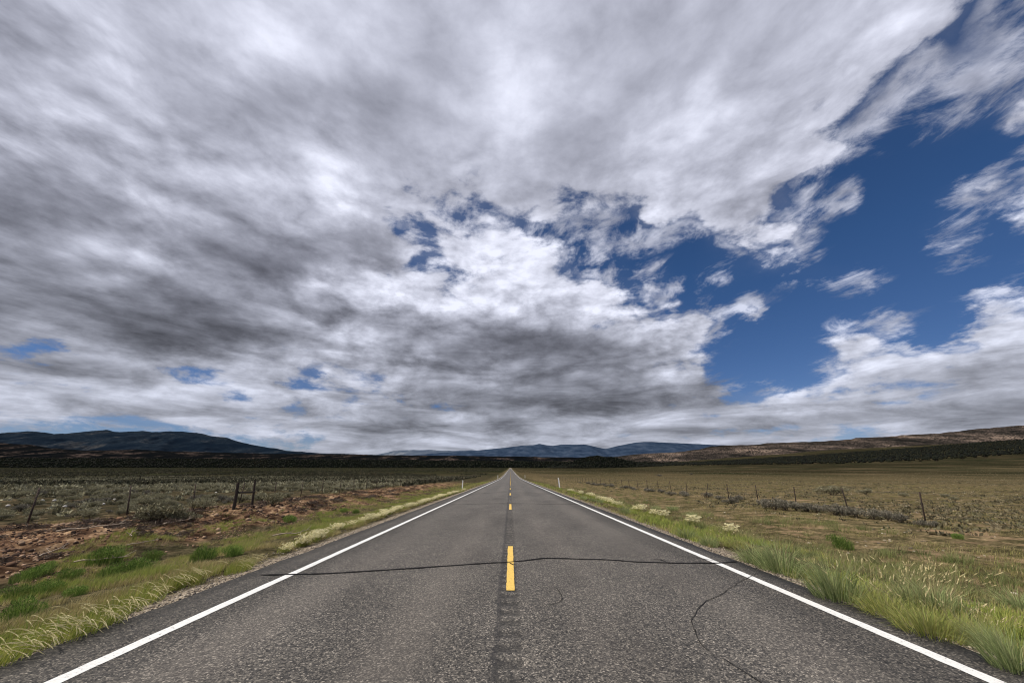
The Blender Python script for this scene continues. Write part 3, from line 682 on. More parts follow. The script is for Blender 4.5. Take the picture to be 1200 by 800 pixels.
# ---------------------------------------------------------------- plant materials
def leaf_material(name, translucent=0.3, rough=0.7, vary=0.25):
    m = bpy.data.materials.new(name); m.use_nodes = True; nt = m.node_tree; N = nt.nodes; L = nt.links
    N.clear()
    a = N.new('ShaderNodeAttribute'); a.attribute_name = 'tone'
    oi = N.new('ShaderNodeObjectInfo')
    g = N.new('ShaderNodeNewGeometry'); nz = N.new('ShaderNodeTexNoise'); nz.inputs['Scale'].default_value = 3.0
    L.new(g.outputs['Position'], nz.inputs['Vector'])
    ad = N.new('ShaderNodeMath'); ad.operation = 'ADD'; L.new(oi.outputs['Random'], ad.inputs[0]); L.new(nz.outputs[0], ad.inputs[1])
    mr = N.new('ShaderNodeMapRange'); L.new(ad.outputs[0], mr.inputs[0]); mr.inputs[1].default_value = 0.3; mr.inputs[2].default_value = 1.7
    mr.inputs[3].default_value = 1 - vary; mr.inputs[4].default_value = 1 + vary
    sc_ = N.new('ShaderNodeVectorMath'); sc_.operation = 'SCALE'; L.new(a.outputs['Color'], sc_.inputs[0]); L.new(mr.outputs[0], sc_.inputs[3])
    d = N.new('ShaderNodeBsdfPrincipled'); d.inputs['Roughness'].default_value = rough; d.inputs['Specular IOR Level'].default_value = 0.15
    t = N.new('ShaderNodeBsdfTranslucent'); mx = N.new('ShaderNodeMixShader'); mx.inputs[0].default_value = translucent
    L.new(sc_.outputs[0], d.inputs['Base Color']); L.new(sc_.outputs[0], t.inputs[0])
    L.new(d.outputs[0], mx.inputs[1]); L.new(t.outputs[0], mx.inputs[2])
    o = N.new('ShaderNodeOutputMaterial'); L.new(mx.outputs[0], o.inputs[0])
    return m
M_grass = leaf_material('grass_blades', 0.35)
M_head = leaf_material('pale_seed_heads', 0.4, vary=0.1)
M_sage = leaf_material('sage_leaves', 0.15, 0.9, 0.28)
M_forb = leaf_material('green_leaves', 0.3)
M_tree = leaf_material('juniper_foliage', 0.1, 0.9)
M_twig = leaf_material('dead_twigs', 0.0, 0.9)

def U(a, b, n): return rng.uniform(a, b, n)

def blades(base, h, az, lean, w, colr, tip=None):
    n = len(base)
    ld = np.stack([np.cos(az), np.sin(az), np.zeros(n)], 1)
    fa = U(0, 2 * np.pi, n); fd = np.stack([np.cos(fa), np.sin(fa), np.zeros(n)], 1) * (w / 2)[:, None]
    up = np.array([0, 0, 1.0])
    mid_ = base + up * (h * 0.55)[:, None] + ld * (lean * h * 0.28)[:, None]
    top = base + up * (h * np.sqrt(np.clip(1 - 0.35 * lean ** 2, 0.2, 1)))[:, None] + ld * (lean * h * 0.85)[:, None]
    V = np.stack([base - fd, base + fd, mid_ + fd * 0.8, mid_ - fd * 0.8, top], 1).reshape(-1, 3)
    i = np.arange(n)[:, None] * 5
    Q = i + np.array([0, 1, 2, 3]); T = i + np.array([3, 2, 4])
    c = np.repeat(colr[:, None, :], 5, 1).copy()
    if tip is not None: c[:, 4] = tip; c[:, 2:4] = c[:, 2:4] * .6 + tip[:, None, :] * .4
    return V, Q, T, c.reshape(-1, 3)

def quads(center, d1, d2, colr):
    n = len(center)
    V = np.stack([center - d1, center + d2 * 1.0, center + d1, center - d2 * 1.0], 1).reshape(-1, 3)
    Q = np.arange(n)[:, None] * 4 + np.array([0, 1, 2, 3])
    return V, Q, None, np.repeat(colr, 4, 0)

def join(parts):
    Vs, Qs, Ts, Cs = [], [], [], []; o = 0
    for V, Q, T, C in parts:
        Vs.append(V); Cs.append(C)
        if Q is not None: Qs.append(Q + o)
        if T is not None: Ts.append(T + o)
        o += len(V)
    f = []
    if Qs: f.append(np.concatenate(Qs))
    if Ts: f.append(np.concatenate(Ts))
    return np.concatenate(Vs), f, np.concatenate(Cs)

def rdir(n):
    v = rng.normal(size=(n, 3)); return v / np.linalg.norm(v, axis=1)[:, None]

def pick(cols, n, jit=0.15):
    c = np.array(cols)[rng.integers(0, len(cols), n)]
    return c * (1 + U(-jit, jit, n))[:, None]

def leaf_cloud(lobes, n, size, cols, up=0.35, squash=0.8):
    """leaves on the shells of several lobes: (x,y,z,r)"""
    L_ = np.array(lobes); w = L_[:, 3] ** 2; k = rng.choice(len(L_), n, p=w / w.sum())
    d = rdir(n); d[:, 2] = np.abs(d[:, 2]) * (rng.random(n) > 0.15) - 0.25 * (rng.random(n) < 0.15)
    rr = L_[k, 3] * (0.55 + 0.5 * rng.random(n) ** 0.6)
    p = L_[k, :3] + d * rr[:, None] * np.array([1, 1, squash])
    p[:, 2] = np.maximum(p[:, 2], 0.02)
    a = d * 0.7 + rdir(n) * 0.7; a[:, 2] += up; a /= np.linalg.norm(a, axis=1)[:, None]
    b = np.cross(a, rdir(n)); b /= np.linalg.norm(b, axis=1)[:, None] + 1e-9
    s = size * U(0.6, 1.3, n)
    return quads(p, a * s[:, None], b * (s * 0.32)[:, None], pick(cols, n, 0.25))

def twig(p0, p1, r0, r1, c):
    p0 = np.array(p0, float); p1 = np.array(p1, float); d = p1 - p0; d /= np.linalg.norm(d) + 1e-9
    a = np.cross(d, [0.3, 0.5, 0.81]); a /= np.linalg.norm(a); b = np.cross(d, a)
    V = []
    for p, r in ((p0, r0), (p1, r1)):
        for k in range(4):
            an = k * math.pi / 2; V.append(p + (a * math.cos(an) + b * math.sin(an)) * r)
    Q = np.array([[k, (k + 1) % 4, 4 + (k + 1) % 4, 4 + k] for k in range(4)])
    return np.array(V), Q, None, np.tile(np.array(c, float), (8, 1))

SAGE = [(0.26, 0.245, 0.155), (0.20, 0.185, 0.115), (0.33, 0.31, 0.205), (0.13, 0.120, 0.070)]
DARKSAGE = [(0.15, 0.145, 0.11), (0.20, 0.185, 0.145), (0.10, 0.09, 0.07), (0.27, 0.24, 0.19)]
def sage_lobes(w=0.5, h=0.55, n=9):
    out = []
    for i in range(n):
        a = rng.uniform(0, 6.28); r = w * rng.uniform(0.1, 0.75); rr = rng.uniform(0.15, 0.26) * (w / 0.5)
        out.append((math.cos(a) * r, math.sin(a) * r, h * rng.uniform(0.35, 0.8) * (1 - 0.35 * r / w), rr))
    return out
def stems_mesh(lobes, c, n=9):
    ps = []
    for l in lobes[:n]:
        m_ = (l[0] * .4 + rng.uniform(-.04, .04), l[1] * .4, l[2] * .5)
        ps.append(twig((l[0] * .06, l[1] * .06, -0.03), m_, 0.016, 0.011, c)); ps.append(twig(m_, l[:3], 0.011, 0.005, c))
    return join(ps)
sage_variants = []
for v in range(6):
    cols = SAGE if v < 4 else DARKSAGE
    lb = sage_lobes(n=11)
    if v >= 4: lb = [(a, b, z * .8, r * .8) for a, b, z, r in lb]
    V, F, C = join([leaf_cloud(lb, 1500 if v < 4 else 900, 0.034, cols, 0.5), leaf_cloud([(l[0], l[1], l[2] * .6, l[3] * .8) for l in lb], 500, 0.035, [tuple(q * .6 for q in c) for c in cols])])  # second cloud: inner lower leaves darkened, shade inside the shrub painted in
    fm = mesh_np('sage_foliage', V, F, C); fm.materials.append(M_sage)
    V, F, C = stems_mesh(lb, (0.09, 0.07, 0.055)); sm = mesh_np('sage_stems', V, F, C); sm.materials.append(M_twig)
    sage_variants.append((fm, sm))

def place(name, parts, loc, label, cat, group=None, s=1.0, sz=None, rz=None):
    """parts: list of (part name, mesh); one thing at loc"""
    e = empty(name, (loc[0], loc[1], loc[2]), label, cat, group, rng.uniform(0, 6.28) if rz is None else rz)
    e.scale = (s, s, sz if sz else s)
    for pn, me in parts: link(pn, me, parent=e)
    return e

def px_h(p, hpx):                       # metres that hpx photo pixels span at point p
    d = math.hypot(p[0], p[1]); return hpx * d * math.cos(TH) ** 2 / FPX * 1.02 if abs(p[0]) < p[1] else hpx * (p[1] * math.cos(TH)) * math.cos(TH) / FPX

# ---- sagebrush: hand-placed by the photo
hand = [ # px, base py, height px, variant, label
 (180, 614, 21, 0, 'largest dark green sagebrush behind the left fence at the edge of the bare earth'),
 (237, 598, 13, 1, 'rounded sagebrush just left of the leaning wooden fence post'),
 (318, 592, 15, 2, 'broad sagebrush right of the two wooden fence posts'),
 (215, 612, 12, 3, 'low sagebrush beside the largest dark one, on its right'),
 (857, 590, 9, 4, 'grey sagebrush at the foot of the right fence between the leaning post and the next'),
 (896, 595, 11, 4, 'left end shrub of the grey sagebrush row on the right fence line'),
 (908, 597, 12, 5, None), (922, 598, 11, 4, None), (934, 598, 10, 5, None), (947, 599, 10, 4, None), (957, 600, 8, 5, None),
 (979, 603, 10, 5, None), (987, 604, 8, 4, None), (1004, 606, 11, 4, None), (1023, 608, 10, 5, None), (1042, 610, 9, 4, None), (1055, 612, 8, 5, None),
 (1080, 617, 9, 5, 'grey sagebrush at the base of the rightmost fence post'), (1092, 617, 8, 4, 'small grey sagebrush right of the rightmost fence post'),
 (977, 580, 10, 1, 'yellow green shrub standing alone beyond the right fence'),
 (773, 558, 3.5, 5, 'dark lone shrub far out in the right field'), (810, 556, 2.5, 5, 'small dark lone shrub far out in the right field beyond the other'),
 (1015, 579, 6, 0, None), (1060, 582, 6, 1, None), (1107, 583, 6, 2, None), (1120, 586, 5, 3, None)]
for px, py, hp, v, lab in hand:
    p = ground_at(px, py); h = px_h(p, hp) / 0.62
    lab = lab or ('grey sagebrush in the row growing along the right fence line' if py > 590 else 'pale sagebrush low in the right field beyond the fence')
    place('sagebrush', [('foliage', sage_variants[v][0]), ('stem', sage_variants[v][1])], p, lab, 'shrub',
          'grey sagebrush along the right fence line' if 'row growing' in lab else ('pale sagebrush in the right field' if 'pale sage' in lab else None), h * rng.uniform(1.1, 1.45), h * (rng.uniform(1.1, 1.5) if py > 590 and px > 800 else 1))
for _ in range(30):
    y = math.exp(rng.uniform(math.log(31), math.log(95))); x = 18 + rng.normal() * .7; h = rng.uniform(.55, 1.25)
    place('sagebrush', [('foliage', sage_variants[int(rng.integers(4, 6))][0]), ('stem', sage_variants[4][1])], (x, y, float(terrain(x, y))), 'grey sagebrush in the row growing along the right fence line', 'shrub', 'grey sagebrush along the right fence line', h * 1.4, h)
# left field: nearest ones as individuals
cand = []
g = 1.25
for i in range(-170, -14):
    for j in range(3, 170):
        x = (i + rng.uniform(-.45, .45)) * g; y = (j + rng.uniform(-.45, .45)) * g
        if x > -18.6 or abs(x) > y * 1.75 + 14: continue
        d = float(fbm(x / 7, y / 7, 2, 77))
        if d + .1 * rng.normal() < 0.34: continue
        s = (0.38 + 0.75 * rng.random() ** 1.8) * (0.75 + 0.5 * d)
        cand.append((s / math.hypot(x, y), x, y, s))
cand.sort(reverse=True)
NI = 235
cand = [c for c in cand if not (c[2] < 6)]
for q, x, y, s in cand[:NI]:
    v = int(rng.integers(0, 4)) if rng.random() < .85 else 4
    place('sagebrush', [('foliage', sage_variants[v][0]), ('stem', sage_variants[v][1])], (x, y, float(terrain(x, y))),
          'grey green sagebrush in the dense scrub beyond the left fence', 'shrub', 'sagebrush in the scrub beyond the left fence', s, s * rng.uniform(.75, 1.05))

def scatter_stuff(name, P, S, nleaf, size, cols, label, cat, mat, hh=0.5):
    """many little plants as one mesh: P (n,3), S (n,)"""
    n = len(P); N_ = n * nleaf
    k = np.repeat(np.arange(n), nleaf)
    d = rdir(N_); d[:, 2] = np.abs(d[:, 2])
    r = (0.5 + 0.5 * rng.random(N_)) * S[k]
    lump = 1 + 0.35 * np.sin(np.arctan2(d[:, 1], d[:, 0]) * 3 + k * 1.7)
    p = P[k] + d * (r * lump)[:, None] * np.array([0.55, 0.55, hh])
    a = d * .6 + rdir(N_) * .6; a[:, 2] += .4; a /= np.linalg.norm(a, axis=1)[:, None]
    b = np.cross(a, rdir(N_)); b /= np.linalg.norm(b, axis=1)[:, None] + 1e-9
    s = size * U(.6, 1.3, N_) * (S[k] ** .3)
    C = pick(cols, n, .25)[k] * U(.75, 1.25, N_)[:, None]
    V, Q, _, C = quads(p, a * s[:, None], b * (s * .5)[:, None], C)
    o = link(name, mesh_np(name, V, [Q], C), mat)
    return tag(o, label, cat, kind='stuff')

rest = np.array([c[1:] for c in cand[NI:]])
P = np.column_stack([rest[:, 0], rest[:, 1], terrain(rest[:, 0], rest[:, 1])])
scatter_stuff('sagebrush_scrub', P, rest[:, 2], 34, 0.15, SAGE, 'grey green sagebrush scrub covering the field beyond the left fence', 'scrub', M_sage)
# low scrub further out both sides
def far_points(n, x0, x1, y0, y1):
    y = np.exp(U(math.log(y0), math.log(y1), n)); x = U(x0, x1, n) * np.sqrt(y / y0)
    return x, y
y = np.exp(U(math.log(60), math.log(1700), 52000)); x = -U(1, 16, 52000) - y * 1.5 * rng.random(52000) - 2
k = (x < -17) & (fbm(x / 30, y / 60, 3, 5) > 0.44); x, y = x[k], y[k]
scatter_stuff('far_field_scrub', np.column_stack([x, y, terrain(x, y)]), U(.4, .95, len(x)) * (1 + y / 280), 6, 0.36, [(0.06, 0.060, 0.036), (0.035, 0.036, 0.021), (0.10, 0.088, 0.056)], 'low dark scrub thinning out across the far left field', 'scrub', M_sage, .38)
y = np.exp(U(math.log(14), math.log(1300), 60000)); x = 10 + (y * 1.5 + 18) * rng.random(60000)
k = (rng.random(len(x)) < np.clip(.12 + y / 70, 0, 1)) & (x > 12 + 8 * rng.random(len(x))) & (fbm(x / 5, y / 6, 3, 15) + .12 * rng.normal(size=len(x)) > 0.60); x, y = x[k], y[k]
scatter_stuff('field_scrub', np.column_stack([x, y, terrain(x, y)]), U(.15, .42, len(x)) * (1 + y / 160), 8, 0.11, [(0.17, 0.145, 0.088), (0.13, 0.12, 0.07), (0.24, 0.20, 0.125), (0.10, 0.09, 0.055)], 'low brown and grey scrub dotted over the right field', 'scrub', M_sage, .24)

# ---------------------------------------------------------------- grasses
GREEN = [(0.16, 0.225, 0.036), (0.23, 0.285, 0.05), (0.30, 0.32, 0.07)]
OLIVE = [(0.28, 0.27, 0.08), (0.20, 0.205, 0.06), (0.34, 0.30, 0.11)]
STRAW = [(0.34, 0.28, 0.125), (0.26, 0.22, 0.10), (0.44, 0.37, 0.18)]
def tufts(P, S, nb, h, spread, lean, w, colr, tipmix=0.28):
    """P tuft bases, S scale"""
    n = len(P); k = np.repeat(np.arange(n), nb); N_ = len(k)
    a = U(0, 6.283, N_); r = spread * np.sqrt(rng.random(N_)) * S[k]
    b = P[k] + np.stack([np.cos(a) * r, np.sin(a) * r, np.full(N_, -0.01)], 1)
    hh = h * S[k] * U(.55, 1.1, N_)
    az = np.where(rng.random(N_) < .45, U(-.6, .4, N_), a)          # the wind blows to the right
    c = colr[k] * U(.75, 1.25, N_)[:, None]
    tip = c * (1 - tipmix) + np.array([0.36, 0.31, 0.17]) * tipmix
    return blades(b, hh, az, lean * U(.4, 1.4, N_), w * U(.6, 1.3, N_), c, tip)

def verge(side, n, x0, x1, y0=1.6, y1=95):
    y = np.exp(U(math.log(y0), math.log(y1), n)); u = rng.random(n)
    ax = x0 + (x1 - x0) * u ** 1.15
    ax = ax + 0.12 * (fbm(y / 1.3, y * 0, 2, 31 + side) - .5)
    x = ax * side
    m_ = fbm(x / 1.1, y / 1.1, 3, 60 + side)
    keep = m_ > ((0.39 if side < 0 else 0.42) + 0.09 * u)
    x, y, m_, u = x[keep], y[keep], m_[keep], u[keep]
    S = (0.55 + 1.3 * (m_ - .4)) * np.where(u < .35, 1.1, .8) * U(.6, 1.25, len(x))
    g = np.clip((m_ - .46) * 5 + rng.normal(size=len(x)) * .28, 0, 1)
    G = pick(GREEN, len(x)); O_ = pick(OLIVE, len(x)); St = pick(STRAW, len(x))
    c = np.where((g > .62)[:, None], G, np.where((g > .3)[:, None], O_, St))
    far_ = 1 + y / 60
    return tufts(np.column_stack([x, y, terrain(x, y)]), S * 1.0, 11, 0.20, 0.09, 0.55, 0.007, c) , far_

def grass_stuff(name, parts, label, mat=None):
    V, F, C = join(parts)
    o = link(name, mesh_np(name, V, F, C), mat or M_grass)
    return tag(o, label, 'grass', kind='stuff')
pl, _ = verge(-1, 36000, 5.0, 11.8)
grass_stuff('verge_grass', [pl], 'mixed green and dry grass on the verge left of the road')
pr, _ = verge(1, 8500, 4.6, 8.4)
grass_stuff('verge_grass', [pr], 'mixed green and dry grass on the verge right of the road')
# thin short grass in the fields
n = 42000
y = np.exp(U(math.log(3), math.log(120), n)); x = U(7.5, 9 + np.clip(y * 1.9 + 5, 12, 75), n)
k = fbm(x / 2.2, y / 2.2, 3, 90) > .46; x, y = x[k], y[k]
c = np.where((rng.random(len(x)) < .6)[:, None], pick(OLIVE, len(x)), pick(STRAW, len(x))) * U(.35, .8, len(x))[:, None]
grass_stuff('field_grass', [tufts(np.column_stack([x, y, terrain(x, y)]), U(.5, 1.2, len(x)) * (1 + y / 80), 8, .11, .10, .9, .009, c, .3)], 'sparse short dry grass over the field right of the road')
n = 16000
y = np.exp(U(math.log(4), math.log(90), n)); x = -U(9.0, 19, n)
k = fbm(x / 1.8, y / 1.8, 3, 91) > .52 + .0 * x; x, y = x[k], y[k]
c = np.where((rng.random(len(x)) < .5)[:, None], pick(OLIVE, len(x)), pick(STRAW, len(x))) * .8
grass_stuff('field_grass', [tufts(np.column_stack([x, y, terrain(x, y)]), U(.5, 1.1, len(x)), 8, .13, .10, .8, .009, c, .3)], 'scattered thin grass on the bare earth left of the verge')

# ---- bunchgrass clumps
def bunch(nb, h, spread, lean, cols, heads=0, wind=0.0):
    c = pick(cols, nb, .25); a = U(0, 6.283, nb); r = spread * rng.random(nb) ** .7
    b = np.stack([np.cos(a) * r, np.sin(a) * r, np.full(nb, -.02)], 1)
    az = np.where(rng.random(nb) < wind, U(-.5, .5, nb), a + U(-.5, .5, nb))
    hh = h * U(.5, 1.05, nb) * (1 - .35 * (r / spread) ** 2)
    tip = c * .6 + np.array([.34, .32, .16]) * .4
    A = blades(b, hh, az, lean * U(.3, 1.4, nb) * (.4 + r / spread), .0065 * U(.6, 1.3, nb), c, tip)
    V, F, C = join([A])
    out = [('blades', mesh_np('bunch_blades', V, F, C))]; out[0][1].materials.append(M_grass)
    if heads:
        n = heads; a = U(0, 6.283, n); r = spread * rng.random(n) ** .6
        b = np.stack([np.cos(a) * r, np.sin(a) * r, np.zeros(n)], 1)
        az = np.where(rng.random(n) < .6, U(-.6, .6, n), a); ln = lean * U(.3, 1.0, n); hh = h * U(.95, 1.35, n)
        col_ = np.tile(np.array([[.30, .27, .13]]), (n, 1))
        A = blades(b, hh, az, ln, np.full(n, .004), col_)
        tips = A[0].reshape(n, 5, 3)[:, 4]; mids = A[0].reshape(n, 5, 3)[:, 2]
        d = tips - mids; d /= np.linalg.norm(d, axis=1)[:, None]
        Q = []
        for t in range(4):
            sid = np.cross(d, rdir(n)); sid /= np.linalg.norm(sid, axis=1)[:, None]
            ctr = tips - d * (.02 + .022 * t)[..., None] if False else tips - d * (.015 + .022 * t)
            Q.append(quads(ctr, d * .022, sid * .0065, pick([(.50, .42, .22), (.58, .50, .29), (.42, .36, .19)], n)))
        V, F, C = join([A] + Q)
        me = mesh_np('seed_heads', V, F, C); me.materials.append(M_head); out.append(('seed_heads', me))
    return out
BUNCHG = [(0.23, 0.30, 0.115), (0.30, 0.36, 0.15), (0.17, 0.23, 0.085), (0.40, 0.42, 0.20)]
BUNCHY = [(0.34, 0.36, 0.085), (0.26, 0.31, 0.08), (0.42, 0.39, 0.13)]
big_green = bunch(420, .62, .20, .85, BUNCHG)
big_seed = bunch(430, .56, .24, .9, BUNCHG, heads=45)
yel = bunch(380, .45, .24, .95, BUNCHY, heads=14)
mid_green = bunch(340, .42, .18, .85, BUNCHG)
right_clumps = [
 (915, 672, 38, big_green, 1.25, 'tall dense green bunchgrass clump where the cross crack meets the right road edge'),
 (886, 661, 26, mid_green, 1.2, 'green bunchgrass clump touching the left side of the tall dense one on the right verge'),
 (980, 702, 44, big_green, 1.1, 'upright green bunchgrass clump at the asphalt edge with straw tips, right verge'),
 (1008, 706, 34, yel, 1.1, 'yellowish bunchgrass clump just right of the upright green clump'),
 (1040, 722, 30, yel, 1.2, 'low yellow green bunchgrass at the right asphalt edge'),
 (1098, 715, 50, big_seed, 1.35, 'widest blue green bunchgrass clump carrying many straw coloured seed heads'),
 (1068, 712, 34, big_seed, 1.0, 'smaller seed-bearing bunchgrass left of the widest blue green clump'),
 (1088, 743, 34, yel, 1.2, 'bright yellow green bunchgrass below the widest blue green clump'),
 (1128, 752, 42, yel, 1.0, 'yellow green bunchgrass with pale heads near the lower right corner'),
 (1155, 762, 46, big_seed, .95, 'seed-headed bunchgrass second from the lower right corner'),
 (1190, 785, 58, big_green, .95, 'tall green bunchgrass in the lower right corner of the verge'),
 (1196, 715, 28, mid_green, 1.2, 'dark green bunchgrass at the right edge behind the front row'),
 (831, 640, 16, mid_green, 1.1, 'round green bunchgrass clump beside the right asphalt edge before the cross crack'),
 (805, 631, 15, mid_green, 1.2, 'green bunchgrass clump beneath a patch of white heads on the right verge'),
 (862, 641, 16, yel, 1.4, 'olive grass clump behind the right verge bunchgrass row'),
 (732, 603, 15, mid_green, .85, 'upright pale green bunchgrass standing alone at the right road edge'),
 (788, 598, 8, mid_green, 1.5, 'low wide dark green clump set back on the right verge'),
 (769, 597, 7, mid_green, 1.4, 'lower dark green clump left of the wide dark one on the right verge'),
 (811, 606, 9, mid_green, 1.3, 'bright green clump right of the wide dark one on the right verge'),
 (684, 585, 6, mid_green, 1.3, 'first small green tuft at the right road edge past the white marker'),
 (694, 587, 6, mid_green, 1.3, 'second small green tuft at the right road edge past the white marker'),
 (703, 589, 7, mid_green, 1.2, 'third small green tuft at the right road edge past the white marker')]
for px, py, hp, me, asp, lab in right_clumps:
    p = ground_at(px, py); s = px_h(p, hp) / {id(big_green): .56, id(big_seed): .66, id(yel): .5, id(mid_green): .38}[id(me)] * .88
    place('bunchgrass_clump', me, p, lab, 'grass clump', 'bunchgrass clumps on the right verge', s * asp, s, rz=0.2 * rng.normal())

n = 900; y = np.exp(U(math.log(6), math.log(60), n)); x = U(6.5, 14, n); k = fbm(x / 2.5, y / 3, 3, 44) + .1 * rng.normal(size=n) > .55; x, y = x[k], y[k]
grass_stuff('field_tufts', [tufts(np.column_stack([x, y, terrain(x, y)]), U(.8, 1.5, len(x)), 60, .20, .17, .8, .008, pick([(.16, .19, .06), (.22, .23, .09), (.12, .15, .05), (.26, .22, .11)], len(x)), .3)], 'olive green grass tufts scattered between the right verge and the fence')
# ---- bright green rounded forbs
def forb_mesh(n=900, cols=[(0.12, 0.195, 0.040), (0.165, 0.25, 0.05), (0.07, 0.12, 0.028), (0.23, 0.30, 0.078)]):
    lb = [(rng.uniform(-.3, .3), rng.uniform(-.3, .3), rng.uniform(.12, .3), rng.uniform(.14, .22)) for _ in range(9)]
    A = leaf_cloud(lb, n, .028, cols, .9)
    a = U(0, 6.283, 420); r = .34 * rng.random(420) ** .6
    b = np.stack([np.cos(a) * r, np.sin(a) * r, np.zeros(420)], 1)
    B_ = blades(b, .42 * U(.7, 1.1, 420) * (1 - .4 * (r / .34) ** 2), a, .45 * U(.3, 1.3, 420), .009 * U(.6, 1.2, 420), pick(cols, 420, .25))
    V, F, C = join([A, B_]); me = mesh_np('forb_foliage', V, F, C); me.materials.append(M_forb); return me
forbs = [forb_mesh() for _ in range(4)]
left_forbs = [
 (26, 727, 26, 1.0, 'roundest bright green plant standing alone at the left edge above the roadside grass'),
 (20, 701, 16, 1.3, 'wide green plant behind the roundest bright one at the left edge'),
 (52, 697, 18, 1.0, 'upright bright green plant right of the wide one at the left edge'),
 (46, 674, 17, 1.0, 'green plant on the edge of the dark brush at far left'),
 (27, 681, 15, 1.5, 'broad dull green plant below the dark brush at far left'),
 (122, 661, 16, 1.15, 'vivid green plant against the bare red earth, with a pale branch at its foot'),
 (80, 680, 15, 1.3, 'olive green plant between the left edge plants and the vivid one'),
 (158, 671, 13, 1.7, 'wide low bright green plant right of the vivid one'),
 (128, 677, 12, 1.2, 'small green plant just below the vivid one'),
 (178, 656, 9, 1.2, 'small green plant on the bare earth right of the wide low one'),
 (88, 698, 13, 1.4, 'dull green plant amid dry grass on the left verge'),
 (237, 657, 14, 1.4, 'deep green plant at the top of the left verge beneath the wooden posts'),
 (274, 651, 11, 1.2, 'dark green plant with pale stalks right of the deep green one'),
 (339, 612, 8, 1.5, 'green plant on the red bank beyond the wooden posts'),
 (402, 600, 5, 1.5, 'small green plant on the far red bank, nearer of two'),
 (417, 601, 5, 1.5, 'small green plant on the far red bank, farther of two'),
 (989, 643, 13, .8, 'small lone bright green plant in the dry field right of the road'),
 (1123, 631, 7, 1.4, 'flat green plant far right in the dry field')]
for q, (px, py, hp, asp, lab) in enumerate(left_forbs):
    p = ground_at(px, py); s = px_h(p, hp) / .40 * .80; asp = .8 + (asp - .8) * .35
    place('green_forb', [('foliage', forbs[q % 4])], p, lab, 'plant', 'bright green plants beside the road', s * asp, s)

# ---- foxtail grass with pale heads blown to the right
def foxtail(nb=230, nh=60, aw=.0055, na=9, sp=.30):
    c = pick([(0.27, 0.31, 0.06), (0.36, 0.36, 0.09), (0.18, 0.24, 0.05)], nb, .2)
    a = U(0, 6.283, nb); r = .28 * np.sqrt(rng.random(nb))
    b = np.stack([np.cos(a) * r, np.sin(a) * r, np.full(nb, -.02)], 1)
    A = blades(b, .34 * U(.5, 1.1, nb), np.where(rng.random(nb) < .6, U(-.7, .5, nb), a), .6 * U(.3, 1.4, nb), .007 * U(.6, 1.3, nb), c)
    V, F, C = join([A]); m1 = mesh_np('foxtail_blades', V, F, C); m1.materials.append(M_grass)
    a = U(0, 6.283, nh); r = .30 * np.sqrt(rng.random(nh))
    b = np.stack([np.cos(a) * r, np.sin(a) * r, np.zeros(nh)], 1)
    St = blades(b, .36 * U(.55, 1.2, nh), U(-.6, .5, nh), .75 * U(.6, 1.3, nh), np.full(nh, .004), np.tile([[.32, .30, .14]], (nh, 1)))
    tips = St[0].reshape(nh, 5, 3)[:, 4]; mids = St[0].reshape(nh, 5, 3)[:, 2]
    d = tips - mids; d /= np.linalg.norm(d, axis=1)[:, None]; d[:, 2] *= .3; d[:, 2] -= .12; d /= np.linalg.norm(d, axis=1)[:, None]
    Q = []
    for t in range(na):
        u_ = rng.random(nh)[:, None] if na > 20 else 0
        tg = d + np.array([.25, 0, -1.1]) * u_ * .9
        dd = tg / np.linalg.norm(tg, axis=1)[:, None] + rdir(nh) * sp; dd /= np.linalg.norm(dd, axis=1)[:, None]
        sid = np.cross(dd, rdir(nh)); sid /= np.linalg.norm(sid, axis=1)[:, None]
        Q.append(quads(tips + (d * .15 * u_ + np.array([.03, 0, -.075]) * u_ ** 2 if na > 20 else dd * .045), dd * (.030 if na > 20 else .065), sid * aw, pick([(.62, .56, .32), (.52, .46, .24), (.74, .68, .44)] if na > 20 else [(.80, .75, .48), (.72, .66, .40), (.88, .84, .60)], nh)))
    V, F, C = join([St] + Q); m2 = mesh_np('foxtail_heads', V, F, C); m2.materials.append(M_head)
    return [('blades', m1), ('seed_heads', m2)]
fox = [foxtail(300, 24, .0030, 34, .20), foxtail(210, 90, .007), foxtail(300, 9, .0030, 34, .20)]
def fox_row(path, step, group, label, var=(0, 1), s0=.95, miss=0.0, seed=0):
    pts = [ground_at(*p) for p in path]
    for a, b in zip(pts[:-1], pts[1:]):
        L_ = (b - a).length; n = max(1, int(round(L_ / step)))
        for i in range(n):
            if rng.random() < miss: continue
            q = a.lerp(b, (i + rng.uniform(.1, .9)) / n); x = q.x + rng.uniform(-.12, .12); y = q.y
            s = s0 * rng.uniform(.75, 1.15)
            place('foxtail_clump', fox[var[int(rng.integers(0, len(var)))]], (x, y, float(terrain(x, y))), label, 'grass clump', group, s, s, rz=rng.uniform(-.4, .4))
near_fox = [(216, 692, 0, 'palest plumed grass clump at the left road edge, its heads blown over to the right'),
 (158, 722, 0, 'plumed grass clump second from the palest one toward the corner on the left'),
 (132, 738, 0, 'yellowish plumed grass clump at the left asphalt edge left of centre foreground'),
 (186, 708, 2, 'green plumed grass clump between the palest clump and its neighbour on the left'),
 (96, 752, 0, 'plumed grass clump spreading over the gravel on the left'),
 (62, 748, 0, 'pale tufted grass clump above the lower left corner'),
 (30, 770, 0, 'pale plumed grass clump nearest the lower left corner'),
 (5, 785, 0, 'plumed grass clump cut by the left edge of the view near the corner'),
 (240, 686, 2, 'green plumed grass clump just past the palest one')]
for px, py, v, lab in near_fox:
    p = ground_at(px - 24, py); place('foxtail_clump', fox[v], p, lab, 'grass clump', 'plumed grass clumps in the left foreground', .85, .72, rz=rng.uniform(-.2, .2))
GL = 'plumed grass clumps in the row along the left road edge'
